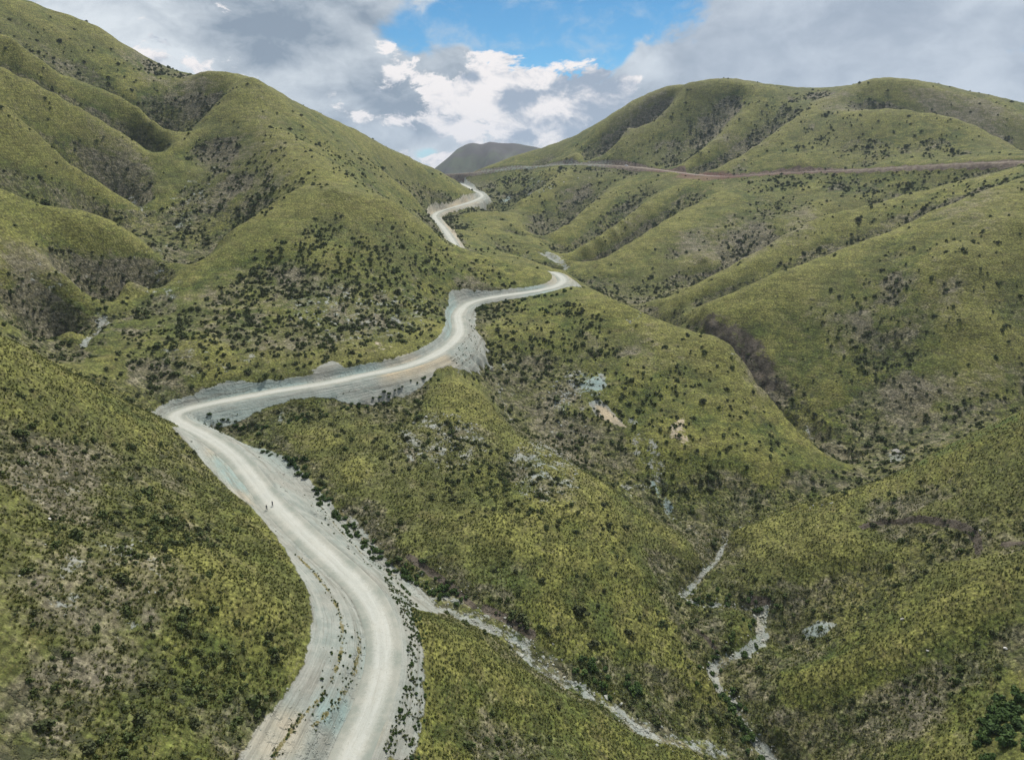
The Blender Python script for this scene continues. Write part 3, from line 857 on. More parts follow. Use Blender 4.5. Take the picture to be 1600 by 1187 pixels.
# scarp of the slump and dark canyon walls
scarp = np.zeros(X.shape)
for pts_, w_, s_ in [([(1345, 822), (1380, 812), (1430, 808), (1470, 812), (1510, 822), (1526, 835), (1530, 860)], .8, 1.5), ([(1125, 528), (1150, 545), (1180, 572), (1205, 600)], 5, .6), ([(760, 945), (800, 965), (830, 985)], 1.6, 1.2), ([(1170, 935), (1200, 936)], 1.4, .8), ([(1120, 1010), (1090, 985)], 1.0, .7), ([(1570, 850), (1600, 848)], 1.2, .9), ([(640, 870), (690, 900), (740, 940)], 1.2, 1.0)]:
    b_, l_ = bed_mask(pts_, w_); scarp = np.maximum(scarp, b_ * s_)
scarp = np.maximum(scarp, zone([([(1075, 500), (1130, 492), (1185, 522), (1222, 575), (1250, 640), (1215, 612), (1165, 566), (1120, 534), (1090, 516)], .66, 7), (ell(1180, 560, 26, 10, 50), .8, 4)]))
# slump step: ground drops in front of the scarp
sl = poly_world([(1345, 822), (1380, 812), (1430, 808), (1470, 812), (1510, 822), (1526, 835), (1528, 870), (1450, 880), (1370, 850)])
Zt = Zt - 1.3 * inside_poly(X, Y, sl, 1.0)
# beds are cut into the ground between broken banks
wide = np.zeros(X.shape)
brk = fbm(X / 4, Y / 4, 3, 12)
for l_, w_, s_ in bed_lines:
    d_, _, _, _ = polyline_dist(X, Y, l_, w_ * 4 + 8)
    wide = np.maximum(wide, ss_(d_ + 2.2 * brk, w_ * 2.6 + 1.2, w_ * .6) * min(1, s_))
Zt = Zt - 0.5 * bed - 2.2 * wide
red = zone([(ell(1110, 275, 60, 9), 1.0, 10), (ell(1080, 290, 40, 8, 20), .9, 14), (ell(1200, 275, 120, 7, -3), .6, 14), (ell(1040, 268, 30, 6), .8, 12)])
tan = zone([(ell(650, 575, 60, 14, -12), 1.0, 5), (ell(600, 545, 40, 16, 0), .9, 4), (ell(700, 320, 50, 9, -10), .9, 9), ([(930, 632), (945, 635), (985, 668), (968, 670), (935, 652)], 1.0, 1.0), (ell(1062, 675, 20, 26), .95, 3), (ell(1180, 950, 16, 30), .6, 2), (ell(430, 1150, 50, 40, -50), .7, 3), (ell(580, 1110, 20, 50), .5, 3), (ell(705, 380, 20, 60), .7, 8), (ell(870, 436, 30, 9), .5, 5), (ell(1300, 266, 400, 4), .5, 10), (ell(360, 745, 12, 60, -40), .5, 2)])
teal = zone([(ell(520, 1110, 30, 34, -45), 1.0, 2.0), (ell(575, 1040, 9, 40, 8), .7, 1.5), (ell(400, 610, 90, 12, -8), .9, 3), (ell(560, 580, 40, 12, -8), .9, 3), (ell(360, 740, 40, 14, 45), .9, 2), (ell(430, 690, 80, 30, 30), .6, 5), (ell(705, 500, 12, 40), .9, 3), (ell(840, 455, 30, 10), .8, 4), (ell(925, 600, 24, 18, 30), 1.0, 3), ([(1014, 748), (1024, 748), (1054, 790), (1048, 806), (1030, 790)], 1.0, 1.6), (ell(850, 262, 100, 8, -3), 1.0, 20), (ell(790, 312, 14, 6, -20), 1.0, 6), (ell(1275, 985, 25, 12, -20), .6, 2), (ell(420, 640, 120, 16, -8), .6, 4)])
far_side = np.where((M['d2'] < 26), FARG, 0)
for nm, ar in (('gravel', np.clip(gravel, 0, 1)), ('fargravel', far_side), ('rock', rock), ('dry', dry), ('lush', lush), ('yel', yel), ('bed', bed), ('weed', weed), ('scarp', scarp), ('red', red), ('tan', tan), ('teal', teal), ('proud', proud(X, Y)), ('rdist', np.clip(M['d'], 0, 60) * M['side']), ('ralong', M['arc'])):
    fattr(terrain_me, nm, ar)
terrain_me.vertices.foreach_set('co', np.ascontiguousarray(np.c_[X, Y, Zt], np.float32).ravel())
terrain_me.update()
hills = link(bpy.data.objects.new('hills', terrain_me))
hills['kind'] = 'structure'
print('masks', time.time() - T0)

# ------------------------------------------------------------------ ground material
gm, G, gb = material('grass_and_scree', 0.95)
geo = gm.node_tree.nodes.new('ShaderNodeNewGeometry')
pos = geo.outputs['Position']
pz = G.vmath('MULTIPLY', pos, (1, 1, 1.0))
nx, ny, nz = G.sepx(geo.outputs['Normal'])
nA = G.noise(pz, 0.011, 4, 0.6)          # broad
nB = G.noise(pz, 0.05, 5, 0.62)          # patches
nC = G.noise(pz, 0.22, 5, 0.65)          # clumps
nD = G.noise(pz, 1.0, 4, 0.7)            # tussocks
nE = G.noise(pz, 3.3, 3, 0.7)
vor = G.voronoi(pz, 0.85)
# down-slope rill streaks
strk = G.noise(G.vmath('MULTIPLY', pos, (0.10, 0.10, 0.42)), 1.0, 5, 0.62)
colA = G.mix(G.ss(G.add(G.mul(nB, .6), G.mul(nC, .4)), .38, .62), (0.070, 0.096, 0.023), (0.158, 0.163, 0.039))
colA = G.mix(G.ss(nA, .40, .62), colA, (0.110, 0.120, 0.036))
prd = G.add(G.attr('proud'), G.mul(G.sub(nB, .5), .7))
yl = G.math('MAXIMUM', G.mul(G.attr('yel'), G.ss(nB, .28, .6)), G.ss(prd, .15, .75))  # yellow grass, plus crests painted lighter so the relief reads in flat light
colA = G.mix(G.mul(yl, .55), colA, (0.205, 0.200, 0.055))
lu = G.mul(G.attr('lush'), G.ss(nC, .35, .6))
colA = G.mix(G.mul(lu, .8), colA, (0.048, 0.084, 0.020))
# brown heads and dry stems
colA = G.mix(G.ss(G.add(nE, G.mul(G.sub(strk, .5), .7)), .52, .74, 0, .6), colA, (0.165, 0.125, 0.062))
# bare grey soil between the plants, plus grey put into hollows as relief shading
dr = G.add(G.add(G.mul(G.attr('dry'), .62), G.ss(prd, -.12, -.6, 0, .38)), G.mul(G.sub(G.noise(pz, 0.028, 5, .65), .5), 1.7))
drm = G.ss(G.add(dr, G.mul(G.sub(nC, .5), 1.3)), .18, .72)
soil = G.mix(G.ss(strk, .35, .65), (0.150, 0.128, 0.088), (0.225, 0.198, 0.158))
colA = G.mix(G.mul(drm, .72), colA, soil)
# tussock by tussock light and dark
tk = G.ss(vor.outputs['Distance'], .15, .75, 1.12, .72)
tk = G.mul(tk, G.ss(nD, .34, .68, .52, 1.34))
tk = G.mul(tk, G.ss(nE, .3, .7, .72, 1.28))
tk = G.mul(tk, G.ss(nC, .3, .68, .80, 1.2))
terr = G.noise(G.vmath('MULTIPLY', pos, (0.09, 0.09, 1.15)), 1.0, 4, .62)
tk = G.mul(tk, G.ss(terr, .36, .64, .80, 1.18))
cmul = G.n.new('ShaderNodeCombineXYZ')
for i in range(3): G.put(cmul.inputs[i], tk)
colA = G.mix(1.0, colA, cmul.outputs[0], 'MULTIPLY')
# low dark scrub too small for single bushes; extra in hollows paints in shade
scr = G.noise(pz, 0.42, 4, .6)
scrub_shade = G.mul(G.ss(G.add(scr, G.ss(prd, -.1, -.7, 0, .08)), .59, .68), G.ss(G.add(G.noise(pz, 0.018, 4, .6), G.ss(prd, -.05, -.6, 0, .2)), .42, .60))
trk = G.mul(G.ss(G.math('ABSOLUTE', G.sub(terr, .5)), .0, .012, 1, 0), G.ss(nB, .5, .62))
colA = G.mix(G.mul(trk, .55), colA, (0.23, 0.20, 0.14))
colA = G.mix(G.mul(scrub_shade, .75), colA, (0.038, 0.043, 0.022))
# pale broken rock showing through
rk = G.math('MAXIMUM', G.mul(G.attr('rock'), .74), G.mul(G.attr('bed'), .66))
rkm = G.ss(G.add(rk, G.mul(G.sub(G.noise(pz, 0.16, 7, .78), .5), 2.6)), .46, .60)
gcol = G.mix(G.ss(nC, .35, .65), (0.215, 0.245, 0.222), (0.300, 0.315, 0.285))
gcol = G.mix(G.ss(nB, .38, .64, 0, .45), gcol, (0.270, 0.250, 0.212))
gcol = G.mix(G.mul(G.attr('tan'), G.ss(nB, .3, .6, .5, 1)), gcol, (0.44, 0.36, 0.245))
gcol = G.mix(G.mul(G.attr('teal'), G.ss(nC, .3, .6, .45, 1.0)), gcol, (0.225, 0.300, 0.285))
gcol = G.mix(G.ss(strk, .52, .74, 0, .5), gcol, (0.19, 0.185, 0.155))
wnd = G.noise(G.comb(G.mul(G.attr('rdist'), .55), G.mul(G.attr('ralong'), .018), 0.0), 1.0, 6, .68)
wfine = G.noise(G.comb(G.mul(G.attr('rdist'), 1.7), G.mul(G.attr('ralong'), .04), 7.0), 1.0, 4, .65)
gcol = G.mix(G.ss(wnd, .50, .64, 0, .6), gcol, (0.165, 0.160, 0.132))
gcol = G.mix(G.ss(wnd, .46, .34, 0, .55), gcol, (0.345, 0.350, 0.312))
gcol = G.mix(G.ss(wfine, .56, .68, 0, .5), gcol, (0.14, 0.137, 0.115))
gcol = G.mix(G.ss(nE, .56, .8, 0, .55), gcol, (0.42, 0.42, 0.375))
gcol = G.mix(G.ss(nE, .44, .2, 0, .5), gcol, (0.115, 0.12, 0.10))
col = G.mix(rkm, colA, gcol)
gv = G.ss(G.add(G.attr('gravel'), G.mul(G.sub(G.noise(pz, 0.22, 8, .74), .5), 1.5)), .44, .58)
col = G.mix(gv, col, gcol)
# red-brown cuttings of the far road
fg = G.ss(G.add(G.attr('fargravel'), G.mul(G.sub(nC, .5), .6)), .35, .6)
fcol = G.mix(G.attr('teal'), G.mix(G.attr('red'), (0.20, 0.165, 0.125), (0.150, 0.072, 0.058)), (0.20, 0.26, 0.22))
col = G.mix(fg, col, G.mix(G.ss(nC, .35, .65), fcol, (0.10, 0.075, 0.06)))
rd = G.ss(G.add(G.attr('red'), G.mul(G.sub(nB, .5), 1.6)), .7, 1.0, 0, .7)
col = G.mix(rd, col, (0.150, 0.085, 0.066))
wd = G.ss(G.add(G.mul(G.attr('weed'), .62), G.add(G.mul(G.sub(nC, .5), 1.5), G.mul(G.sub(nD, .5), 1.2))), .42, .60)
col = G.mix(wd, col, G.mix(G.ss(nE, .4, .6), (0.10, 0.10, 0.035), (0.20, 0.17, 0.09)))
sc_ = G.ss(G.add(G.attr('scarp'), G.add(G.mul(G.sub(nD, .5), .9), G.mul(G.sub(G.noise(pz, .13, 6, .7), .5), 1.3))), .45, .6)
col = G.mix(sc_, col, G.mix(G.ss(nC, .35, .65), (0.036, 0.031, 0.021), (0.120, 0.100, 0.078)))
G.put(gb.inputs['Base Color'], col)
# relief too fine for the mesh
hgt = G.add(G.mul(nD, .55), G.add(G.mul(nE, .20), G.add(G.mul(scrub_shade, .9), G.mul(G.sub(1.0, vor.outputs['Distance']), .35))))
hgt = G.add(G.mul(hgt, G.ss(gv, 0, 1, 1, .35)), G.mul(gv, G.add(G.mul(wnd, .9), G.mul(wfine, .4))))
bmp = gm.node_tree.nodes.new('ShaderNodeBump'); bmp.inputs['Strength'].default_value = 0.75; bmp.inputs['Distance'].default_value = 0.9
G.put(bmp.inputs['Height'], hgt)
G.put(gb.inputs['Normal'], bmp.outputs[0])
terrain_me.materials.append(gm)

# ------------------------------------------------------------------ roads
def ribbon(name, line, hw, rows, mat, lift=0.0, wobble=0.25):
    """gravel carriageway as a shaped strip: crown, wheel tracks, loose shoulders that tuck into the ground"""
    n = len(line)
    t = np.gradient(line[:, :2], axis=0); t /= np.linalg.norm(t, axis=1)[:, None]
    nr = np.stack([t[:, 1], -t[:, 0]], -1)
    arc = np.concatenate([[0], np.cumsum(np.hypot(*np.diff(line[:, :2], axis=0).T))])
    offs = np.array(rows)
    V = []; U = []; Vv = []
    for k, (o, zo) in enumerate(offs):
        wv = wobble * fbm(arc / 11 + k * 3.1, arc * 0 + k * 9.7, 3, 5) * (1.6 if abs(o) > .8 else .3)
        oo = o * hw + wv
        V.append(np.c_[line[:, 0] + nr[:, 0] * oo, line[:, 1] + nr[:, 1] * oo, line[:, 2] + lift + zo]); U.append(oo / hw); Vv.append(arc)
    V = np.stack(V, 1).reshape(-1, 3); U = np.stack(U, 1).ravel(); Vv = np.stack(Vv, 1).ravel()
    m = len(offs)
    i, j = np.meshgrid(np.arange(n - 1), np.arange(m - 1), indexing='ij')
    q = np.stack([i * m + j, i * m + j + 1, (i + 1) * m + j + 1, (i + 1) * m + j], -1).reshape(-1, 4)
    me = mesh_np(name, V, quads=q)
    fattr(me, 'across', U); fattr(me, 'along', Vv)
    me.materials.append(mat)
    o = link(bpy.data.objects.new(name, me)); o['kind'] = 'structure'
    return o


rm, Q, qb = material('pale_gravel', 0.92)
ac = Q.attr('across'); al = Q.attr('along')
qg = rm.node_tree.nodes.new('ShaderNodeNewGeometry')
wv = Q.noise(Q.comb(0.0, Q.mul(al, .02), 3.0), 1.0, 3)
acw = Q.add(ac, Q.mul(Q.sub(wv, .5), .5))
qn = Q.noise(Q.comb(Q.mul(ac, 2.8), Q.mul(al, .05), 0.0), 1.0, 5, .65)
qf = Q.noise(qg.outputs['Position'], 1.6, 5, .7)
qff = Q.noise(qg.outputs['Position'], 0.12, 4, .6)
ax = Q.math('ABSOLUTE', Q.sub(acw, Q.mul(Q.sub(qff, .5), .5)))
base = Q.mix(Q.ss(qff, .35, .65), (0.325, 0.335, 0.300), (0.395, 0.392, 0.348))
tr = Q.math('MAXIMUM', Q.ss(Q.math('ABSOLUTE', Q.sub(ax, .24)), .03, .20, 1, 0), Q.ss(ax, .20, .62, .62, 0))
base = Q.mix(Q.mul(tr, Q.ss(qn, .25, .6, .15, .8)), base, (0.425, 0.432, 0.402))
rut = Q.noise(Q.comb(Q.mul(acw, 9.0), Q.mul(al, .035), 5.0), 1.0, 4, .6)
base = Q.mix(Q.ss(rut, .54, .66, 0, .5), base, (0.30, 0.30, 0.26))
base = Q.mix(Q.ss(qn, .50, .72, 0, .45), base, (0.34, 0.345, 0.30))
edge = Q.ss(Q.add(Q.math('ABSOLUTE', acw), Q.mul(Q.sub(qf, .5), .5)), .36, .78)
base = Q.mix(edge, base, Q.mix(Q.ss(qff, .35, .65), (0.210, 0.230, 0.200), (0.290, 0.292, 0.255)))
base = Q.mix(Q.ss(qf, .52, .72, 0, .5), base, (0.25, 0.25, 0.21))
patch = Q.noise(qg.outputs['Position'], .35, 6, .7)
base = Q.mix(Q.ss(patch, .50, .66, 0, .4), base, (0.33, 0.325, 0.28))
Q.put(qb.inputs['Base Color'], base)
b2 = rm.node_tree.nodes.new('ShaderNodeBump'); b2.inputs['Strength'].default_value = .4; b2.inputs['Distance'].default_value = .25
Q.put(b2.inputs['Height'], Q.add(Q.mul(qf, .6), Q.mul(qn, .5))); Q.put(qb.inputs['Normal'], b2.outputs[0])

ROWS = [(-1.22, -.8), (-1.0, -.05), (-.86, -.03), (-.75, .0), (-.5, .0), (-.3, -.05), (-.1, .04), (.1, .04), (.3, -.05), (.5, .0), (.75, .0), (.86, .03), (1.0, -.05), (1.22, -.8)]
ribbon('road', road_main, 4.2, ROWS, rm)
fm, F_, fb = material('far_road_gravel', 0.95)
fga = F_.attr('along')
fn = F_.noise(F_.comb(F_.mul(F_.attr('across'), 1.5), F_.mul(fga, .03), 0), 1.0, 4, .6)
F_.put(fb.inputs['Base Color'], F_.mix(F_.ss(fn, .35, .65), (0.20, 0.165, 0.135), (0.36, 0.31, 0.265)))
ribbon('road', road_far, 3.4, [(-1.2, -1.6), (-1, 0), (-.4, .02), (.4, .02), (1, 0), (1.2, -1.6)], fm, 0.05)
print('roads', time.time() - T0)

# ------------------------------------------------------------------ far mountain beyond the pass
mu = np.linspace(0, 1, 150)
sk = np.array([(500, 400), (600, 315), (650, 283), (678, 264), (700, 246), (716, 232), (733, 224), (752, 225), (766, 222.5), (786, 223.5), (802, 224), (822, 227), (850, 233), (900, 246), (960, 262), (1060, 300), (1200, 370)], float)
skw = resample(P(sk[:, 0], sk[:, 1], np.full(len(sk), 3300.0)), 9.0)
gxm = skw[:, 0]; top = skw[:, 2] + 5.0 * fbm(gxm / 60, gxm * 0, 4, 4)
yy = np.linspace(2300, 4450, 190)
MX, MY = np.meshgrid(gxm, yy)
tt = (MY - 3300) / np.where(MY < 3300, 950.0, 1100.0)
rib = fbm(MX / 120 + MY / 900, MY / 700, 4, 61) ; rib2 = np.abs(perlin(MX / 85 - MY / 500, MY / 600, 66))
MZ = -340 + (top + 340) * np.clip(1 - np.abs(tt) ** 1.12, -0.2, 1) + (55 * rib - 110 * (0.35 - rib2)) * np.clip(np.abs(tt) * 3, 0.0, 1) * np.clip(1.2 - np.abs(tt), 0, 1)
i, j = np.meshgrid(np.arange(len(yy) - 1), np.arange(len(gxm) - 1), indexing='ij'); nm = len(gxm)
qd = np.stack([i * nm + j, i * nm + j + 1, (i + 1) * nm + j + 1, (i + 1) * nm + j], -1).reshape(-1, 4)
mme = mesh_np('mountain', np.c_[MX.ravel(), MY.ravel(), MZ.ravel()], quads=qd)
mm, H, hb = material('far_mountain_ground', .95)
hg = mm.node_tree.nodes.new('ShaderNodeNewGeometry')
h1 = H.noise(hg.outputs['Position'], .006, 6, .62); h2 = H.noise(hg.outputs['Position'], .03, 5, .65)
hc = H.mix(H.ss(h1, .42, .60), (0.072, 0.066, 0.064), (0.074, 0.084, 0.052)); hc = H.mix(H.ss(h2, .45, .66, 0, .6), hc, (0.060, 0.058, 0.045))
H.put(hb.inputs['Base Color'], hc); mme.materials.append(mm)
mo = link(bpy.data.objects.new('mountain', mme)); mo['kind'] = 'structure'

# ------------------------------------------------------------------ thin mountain haze
bm = bmesh.new(); bmesh.ops.create_cube(bm, size=1.0)
hz_top = float(max(Zt.max(), MZ.max())) + 6.0; hz_bot = float(min(Zt.min(), MZ.min())) - 1.0
for v in bm.verts: v.co = Vector((v.co.x * 14200, v.co.y * 14200, hz_bot if v.co.z < 0 else hz_top))
hme = bpy.data.meshes.new('haze'); bm.to_mesh(hme); bm.free()
hm = bpy.data.materials.new('mountain_air'); hm.use_nodes = True
for n in list(hm.node_tree.nodes): hm.node_tree.nodes.remove(n)
ho = hm.node_tree.nodes.new('ShaderNodeOutputMaterial'); pv = hm.node_tree.nodes.new('ShaderNodeVolumePrincipled')
pv.inputs['Color'].default_value = (0.62, 0.74, 0.92, 1); pv.inputs['Density'].default_value = 0.000065; pv.inputs['Anisotropy'].default_value = 0.2
hm.node_tree.links.new(pv.outputs[0], ho.inputs['Volume'])
hme.materials.append(hm); hzo = link(bpy.data.objects.new('haze', hme)); hzo['kind'] = 'stuff'


# ------------------------------------------------------------------ plants
def ground_z(x, y):
    """height of the finished ground sheet at world points (bilinear in its own rings and rays)"""
    r_ = np.hypot(x, y); a_ = np.arctan2(x, y)
    fi = np.interp(r_, rad, np.arange(NR)); fj = np.clip((a_ - a_d[0]) / (a_d[1] - a_d[0]), 0, len(a_d) - 1.001)
    i = np.minimum(fi.astype(int), NR - 2); j = fj.astype(int); ti = fi - i; tj = fj - j
    Zg = Zt[:-1].reshape(NR, NA)
    return (Zg[i, j] * (1 - tj) + Zg[i, j + 1] * tj) * (1 - ti) + (Zg[i + 1, j] * (1 - tj) + Zg[i + 1, j + 1] * tj) * ti


def field(arr, x, y):
    r_ = np.hypot(x, y); a_ = np.arctan2(x, y)
    i = np.clip(np.round(np.interp(r_, rad, np.arange(NR))).astype(int), 0, NR - 1)
    j = np.clip(np.round((a_ - a_d[0]) / (a_d[1] - a_d[0])).astype(int), 0, len(a_d) - 1)
    return arr[:-1].reshape(NR, NA)[i, j]


def leaf_mat(name, c0, c1, c2):
    m, n, b = material(name, 0.8)
    oi = m.node_tree.nodes.new('ShaderNodeObjectInfo')
    g = m.node_tree.nodes.new('ShaderNodeNewGeometry')
    v = n.noise(g.outputs['Position'], 2.4, 3, .6)
    f = n.add(n.mul(oi.outputs['Random'], .7), n.mul(n.sub(v, .5), 1.1))
    c = n.mix(n.ss(f, .0, .45), c0, c1); c = n.mix(n.ss(f, .5, .95), c, c2)
    n.put(b.inputs['Base Color'], c)
    return m


m_dark = leaf_mat('dark_scrub_leaves', (0.056, 0.064, 0.027), (0.074, 0.098, 0.030), (0.122, 0.118, 0.055))
m_green = leaf_mat('green_shrub_leaves', (0.030, 0.055, 0.014), (0.048, 0.085, 0.020), (0.085, 0.115, 0.028))
m_tuft = leaf_mat('bunch_grass', (0.080, 0.102, 0.026), (0.135, 0.142, 0.040), (0.195, 0.180, 0.066))
m_twig = flat('twigs', (0.10, 0.08, 0.055))
m_stone = leaf_mat('pale_stone', (0.22, 0.22, 0.19), (0.33, 0.34, 0.30), (0.50, 0.48, 0.42))


def bush_mesh(name, seed, mat, lobes=15, leaves=13, flatn=.72, leaf=.17):
    r = random.Random(seed)
    V = []; F = []; MI = []
    def quad(c, n, up, s, mi):
        t = n.cross(up)
        if t.length < 1e-3: t = Vector((1, 0, 0))
        t.normalize(); w = n.cross(t).normalized()
        k = len(V)
        for a, b in ((-1, -.7), (1, -.7), (.75, .9), (-.75, .9)): V.append(c + t * a * s * .5 + w * b * s * .62 + n * r.uniform(-.12, .12) * s)
        F.append((k, k + 1, k + 2, k + 3)); MI.append(mi)
    # twigs from the root
    for i in range(7):
        a = r.uniform(0, 6.28); e = r.uniform(.3, 1.2); d = Vector((math.cos(a) * math.cos(e), math.sin(a) * math.cos(e), math.sin(e)))
        p0 = Vector((0, 0, -.12)); p1 = d * r.uniform(.35, .62); s = Vector((-d.y, d.x, 0)).normalized() * .018
        k = len(V)
        V.extend([p0 - s * 1.6, p0 + s * 1.6, p1 + s * .5, p1 - s * .5]); F.append((k, k + 1, k + 2, k + 3)); MI.append(1)
        k = len(V); s2 = d.cross(s)
        V.extend([p0 - s2 * 1.6, p0 + s2 * 1.6, p1 + s2 * .5, p1 - s2 * .5]); F.append((k, k + 1, k + 2, k + 3)); MI.append(1)
    for i in range(lobes):
        a = r.uniform(0, 6.28); rr = .5 * math.sqrt(r.uniform(0, 1)) * (.75 + .4 * math.sin(a * 2 + seed)); h = (.12 + .62 * r.uniform(.2, 1) * (1 - rr * 1.1)) * flatn
        c = Vector((math.cos(a) * rr, math.sin(a) * rr, h)); R_ = r.uniform(.13, .23)
        for j in range(leaves):
            n = Vector((r.gauss(0, 1), r.gauss(0, 1), r.gauss(.35, .9))).normalized()
            quad(c + n * R_ * r.uniform(.55, 1.1), (n + Vector((r.uniform(-.6, .6), r.uniform(-.6, .6), r.uniform(-.3, .5)))).normalized(), Vector((r.uniform(-.4, .4), r.uniform(-.4, .4), 1)), leaf * r.uniform(.6, 1.15), 0)
    me = bpy.data.meshes.new(name); me.from_pydata([tuple(v) for v in V], [], F)
    me.polygons.foreach_set('material_index', MI); me.update()
    me.materials.append(mat); me.materials.append(m_twig)
    return me


def tuft_mesh(name, seed, n=22):
    r = random.Random(seed); V = []; F = []
    for i in range(n):
        a = r.uniform(0, 6.28); b = r.uniform(0, .22); l = r.uniform(.4, .75); ln = r.uniform(.25, .85)
        p = Vector((math.cos(a) * b, math.sin(a) * b, -.05)); o = Vector((math.cos(a), math.sin(a), 0)); s = Vector((-o.y, o.x, 0)) * r.uniform(.03, .06)
        m_ = p + o * ln * .22 + Vector((0, 0, l * .62)); t = p + o * ln * .62 + Vector((0, 0, l * r.uniform(.75, 1.05)))
        k = len(V); V.extend([p - s, p + s, m_ + s * .9, m_ - s * .9, t]); F.append((k, k + 1, k + 2, k + 3)); F.append((k + 3, k + 2, k + 4))
    me = bpy.data.meshes.new(name); me.from_pydata([tuple(v) for v in V], [], F); me.update(); me.materials.append(m_tuft)
    return me


def stone_mesh(name, seed, mat):
    r = random.Random(seed); bm = bmesh.new(); bmesh.ops.create_icosphere(bm, subdivisions=2, radius=.5)
    cuts = [(Vector((r.gauss(0, 1), r.gauss(0, 1), r.gauss(0, 1))).normalized(), r.uniform(.26, .40)) for _ in range(9)]
    for v in bm.verts:
        for n, d in cuts:
            e = v.co.dot(n) - d
            if e > 0: v.co -= n * e
        v.co.z *= .72; v.co.x *= 1.2
    me = bpy.data.meshes.new(name); bm.to_mesh(me); bm.free(); me.materials.append(mat)
    return me


dark_m = [bush_mesh('shrub', 10 + i, m_dark) for i in range(5)]
green_m = [bush_mesh('green_shrub', 30 + i, m_green, 16, 13, .85, .19) for i in range(4)]
tuft_m = [tuft_mesh('tuft', 50 + i) for i in range(4)]
stone_m = [stone_mesh('stone', 70 + i, m_stone) for i in range(4)]


def scatter_area(n, rmax, rmin=45, amax=38.5):
    a = rng.uniform(-R(amax), R(amax), n); r_ = np.sqrt(rng.uniform(rmin ** 2, rmax ** 2, n))
    return r_ * np.sin(a), r_ * np.cos(a)


def area_of(rmax, rmin=45, amax=38.5):
    return R(amax) * (rmax ** 2 - rmin ** 2)


SHRUB_ZONES = [  # how many shrubs per 100 square metres, by slope
    ([(150, 560), (300, 480), (420, 400), (520, 350), (640, 400), (700, 470), (690, 530), (600, 540), (450, 590), (250, 612)], 8.5, 12),
    ([(520, 320), (640, 350), (800, 420), (700, 450), (560, 420)], 2.6, 12),
    ([(330, 380), (400, 300), (420, 200), (470, 260), (500, 290), (420, 330)], 4.5, 14),
    ([(430, 180), (520, 230), (640, 290), (560, 290), (460, 240)], 1.2, 14),
    ([(0, 420), (120, 380), (260, 420), (220, 470), (130, 540), (0, 520)], 3.2, 12),
    ([(0, 60), (200, 200), (260, 300), (220, 340), (0, 300)], 0.9, 14), ([(0, 180), (200, 320), (0, 340)], 1.1, 14),
    ([(30, 20), (250, 110), (380, 130), (300, 220), (200, 180)], .8, 14),
    ([(60, 830), (150, 780), (300, 830), (340, 900), (260, 980), (150, 1010), (40, 980)], 14.0, 10),
    ([(0, 1000), (200, 1010), (420, 1000), (400, 1100), (250, 1187), (0, 1187)], 8.0, 8),
    ([(0, 600), (250, 720), (420, 860), (300, 850), (80, 780), (0, 700)], 2.2, 8),
    ([(600, 640), (700, 630), (760, 700), (900, 760), (1000, 830), (980, 880), (860, 840), (740, 800), (680, 760), (620, 730)], 6.0, 8),
    ([(360, 670), (600, 610), (640, 680), (560, 720), (450, 700)], 1.6, 5),
    ([(640, 850), (900, 880), (1150, 960), (1100, 1080), (900, 1040), (720, 940)], 1.0, 6),
    ([(760, 490), (900, 470), (960, 500), (940, 600), (840, 620), (780, 570)], 4.2, 9),
    ([(840, 620), (1000, 560), (1150, 600), (1250, 700), (1100, 790), (1000, 760), (860, 690)], 3.2, 9),
    ([(1000, 500), (1130, 535), (1200, 620), (1050, 600)], 1.4, 9),
    ([(1250, 480), (1450, 380), (1600, 340), (1600, 560), (1400, 600), (1280, 560)], 2.0, 16),
    ([(1300, 600), (1500, 600), (1600, 600), (1400, 740), (1330, 700)], 1.6, 10),
    ([(1080, 360), (1250, 300), (1600, 270), (1600, 300), (1280, 400), (1080, 430)], .9, 16), ([(1150, 400), (1100, 450), (1040, 470), (1060, 430)], 1.5, 12),
    ([(1130, 270), (1330, 270), (1500, 262), (1520, 280), (1300, 300), (1180, 300)], 2.0, 12),
    ([(760, 270), (900, 265), (880, 310), (820, 320)], 2.2, 14), ([(880, 340), (1000, 300), (1060, 340), (930, 390)], .7, 14),
    ([(960, 190), (1100, 140), (1200, 150), (1500, 190), (1600, 240), (1100, 262), (950, 250)], .55, 18), ([(1170, 150), (1260, 160), (1220, 220), (1150, 240)], 1.0, 14),
    ([(1150, 880), (1400, 900), (1600, 960), (1600, 1187), (1250, 1187)], .5, 8), ([(1200, 780), (1600, 680), (1600, 860), (1200, 900)], .12, 8),
    ([(1080, 1060), (1140, 1060), (1200, 1150), (1120, 1160)], 4, 3), ([(880, 1035), (960, 1045), (1000, 1080), (930, 1070)], 5, 2.5), ([(700, 330), (760, 370), (860, 400), (820, 395), (740, 365)], 1.8, 9), ([(720, 560), (760, 540), (770, 590), (730, 600)], 5, 5),
    ([(660, 500), (700, 500), (690, 540), (620, 540)], 2.5, 6), ([(1060, 930), (1180, 945), (1160, 1000), (1060, 990)], 1.6, 5),
]
NCAND = 230000
bx, by = scatter_area(NCAND, 1180)
dens = np.maximum(zone(SHRUB_ZONES, x=bx, y=by), 0.10)
prb = proud(bx, by)
dens = dens * (1 - .6 * np.clip(prb, 0, 1)) + 5.0 * np.clip(-prb - .10, 0, .5)
clump = np.clip(fbm(bx / 22, by / 22, 3, 91) * 2.6 + 1.0, 0.04, 2.6) * np.clip(fbm(bx / 5, by / 5, 2, 93) * 2 + 1.0, 0.1, 2)
pacc = 1.7 * dens / 100.0 * clump * area_of(1180) / NCAND
ok = rng.uniform(0, 1, NCAND) < pacc
gvb = field(np.maximum(gravel, far_side), bx, by)
ok &= (gvb < .25) & (field(bed, bx, by) < .3)
bx, by = bx[ok], by[ok]
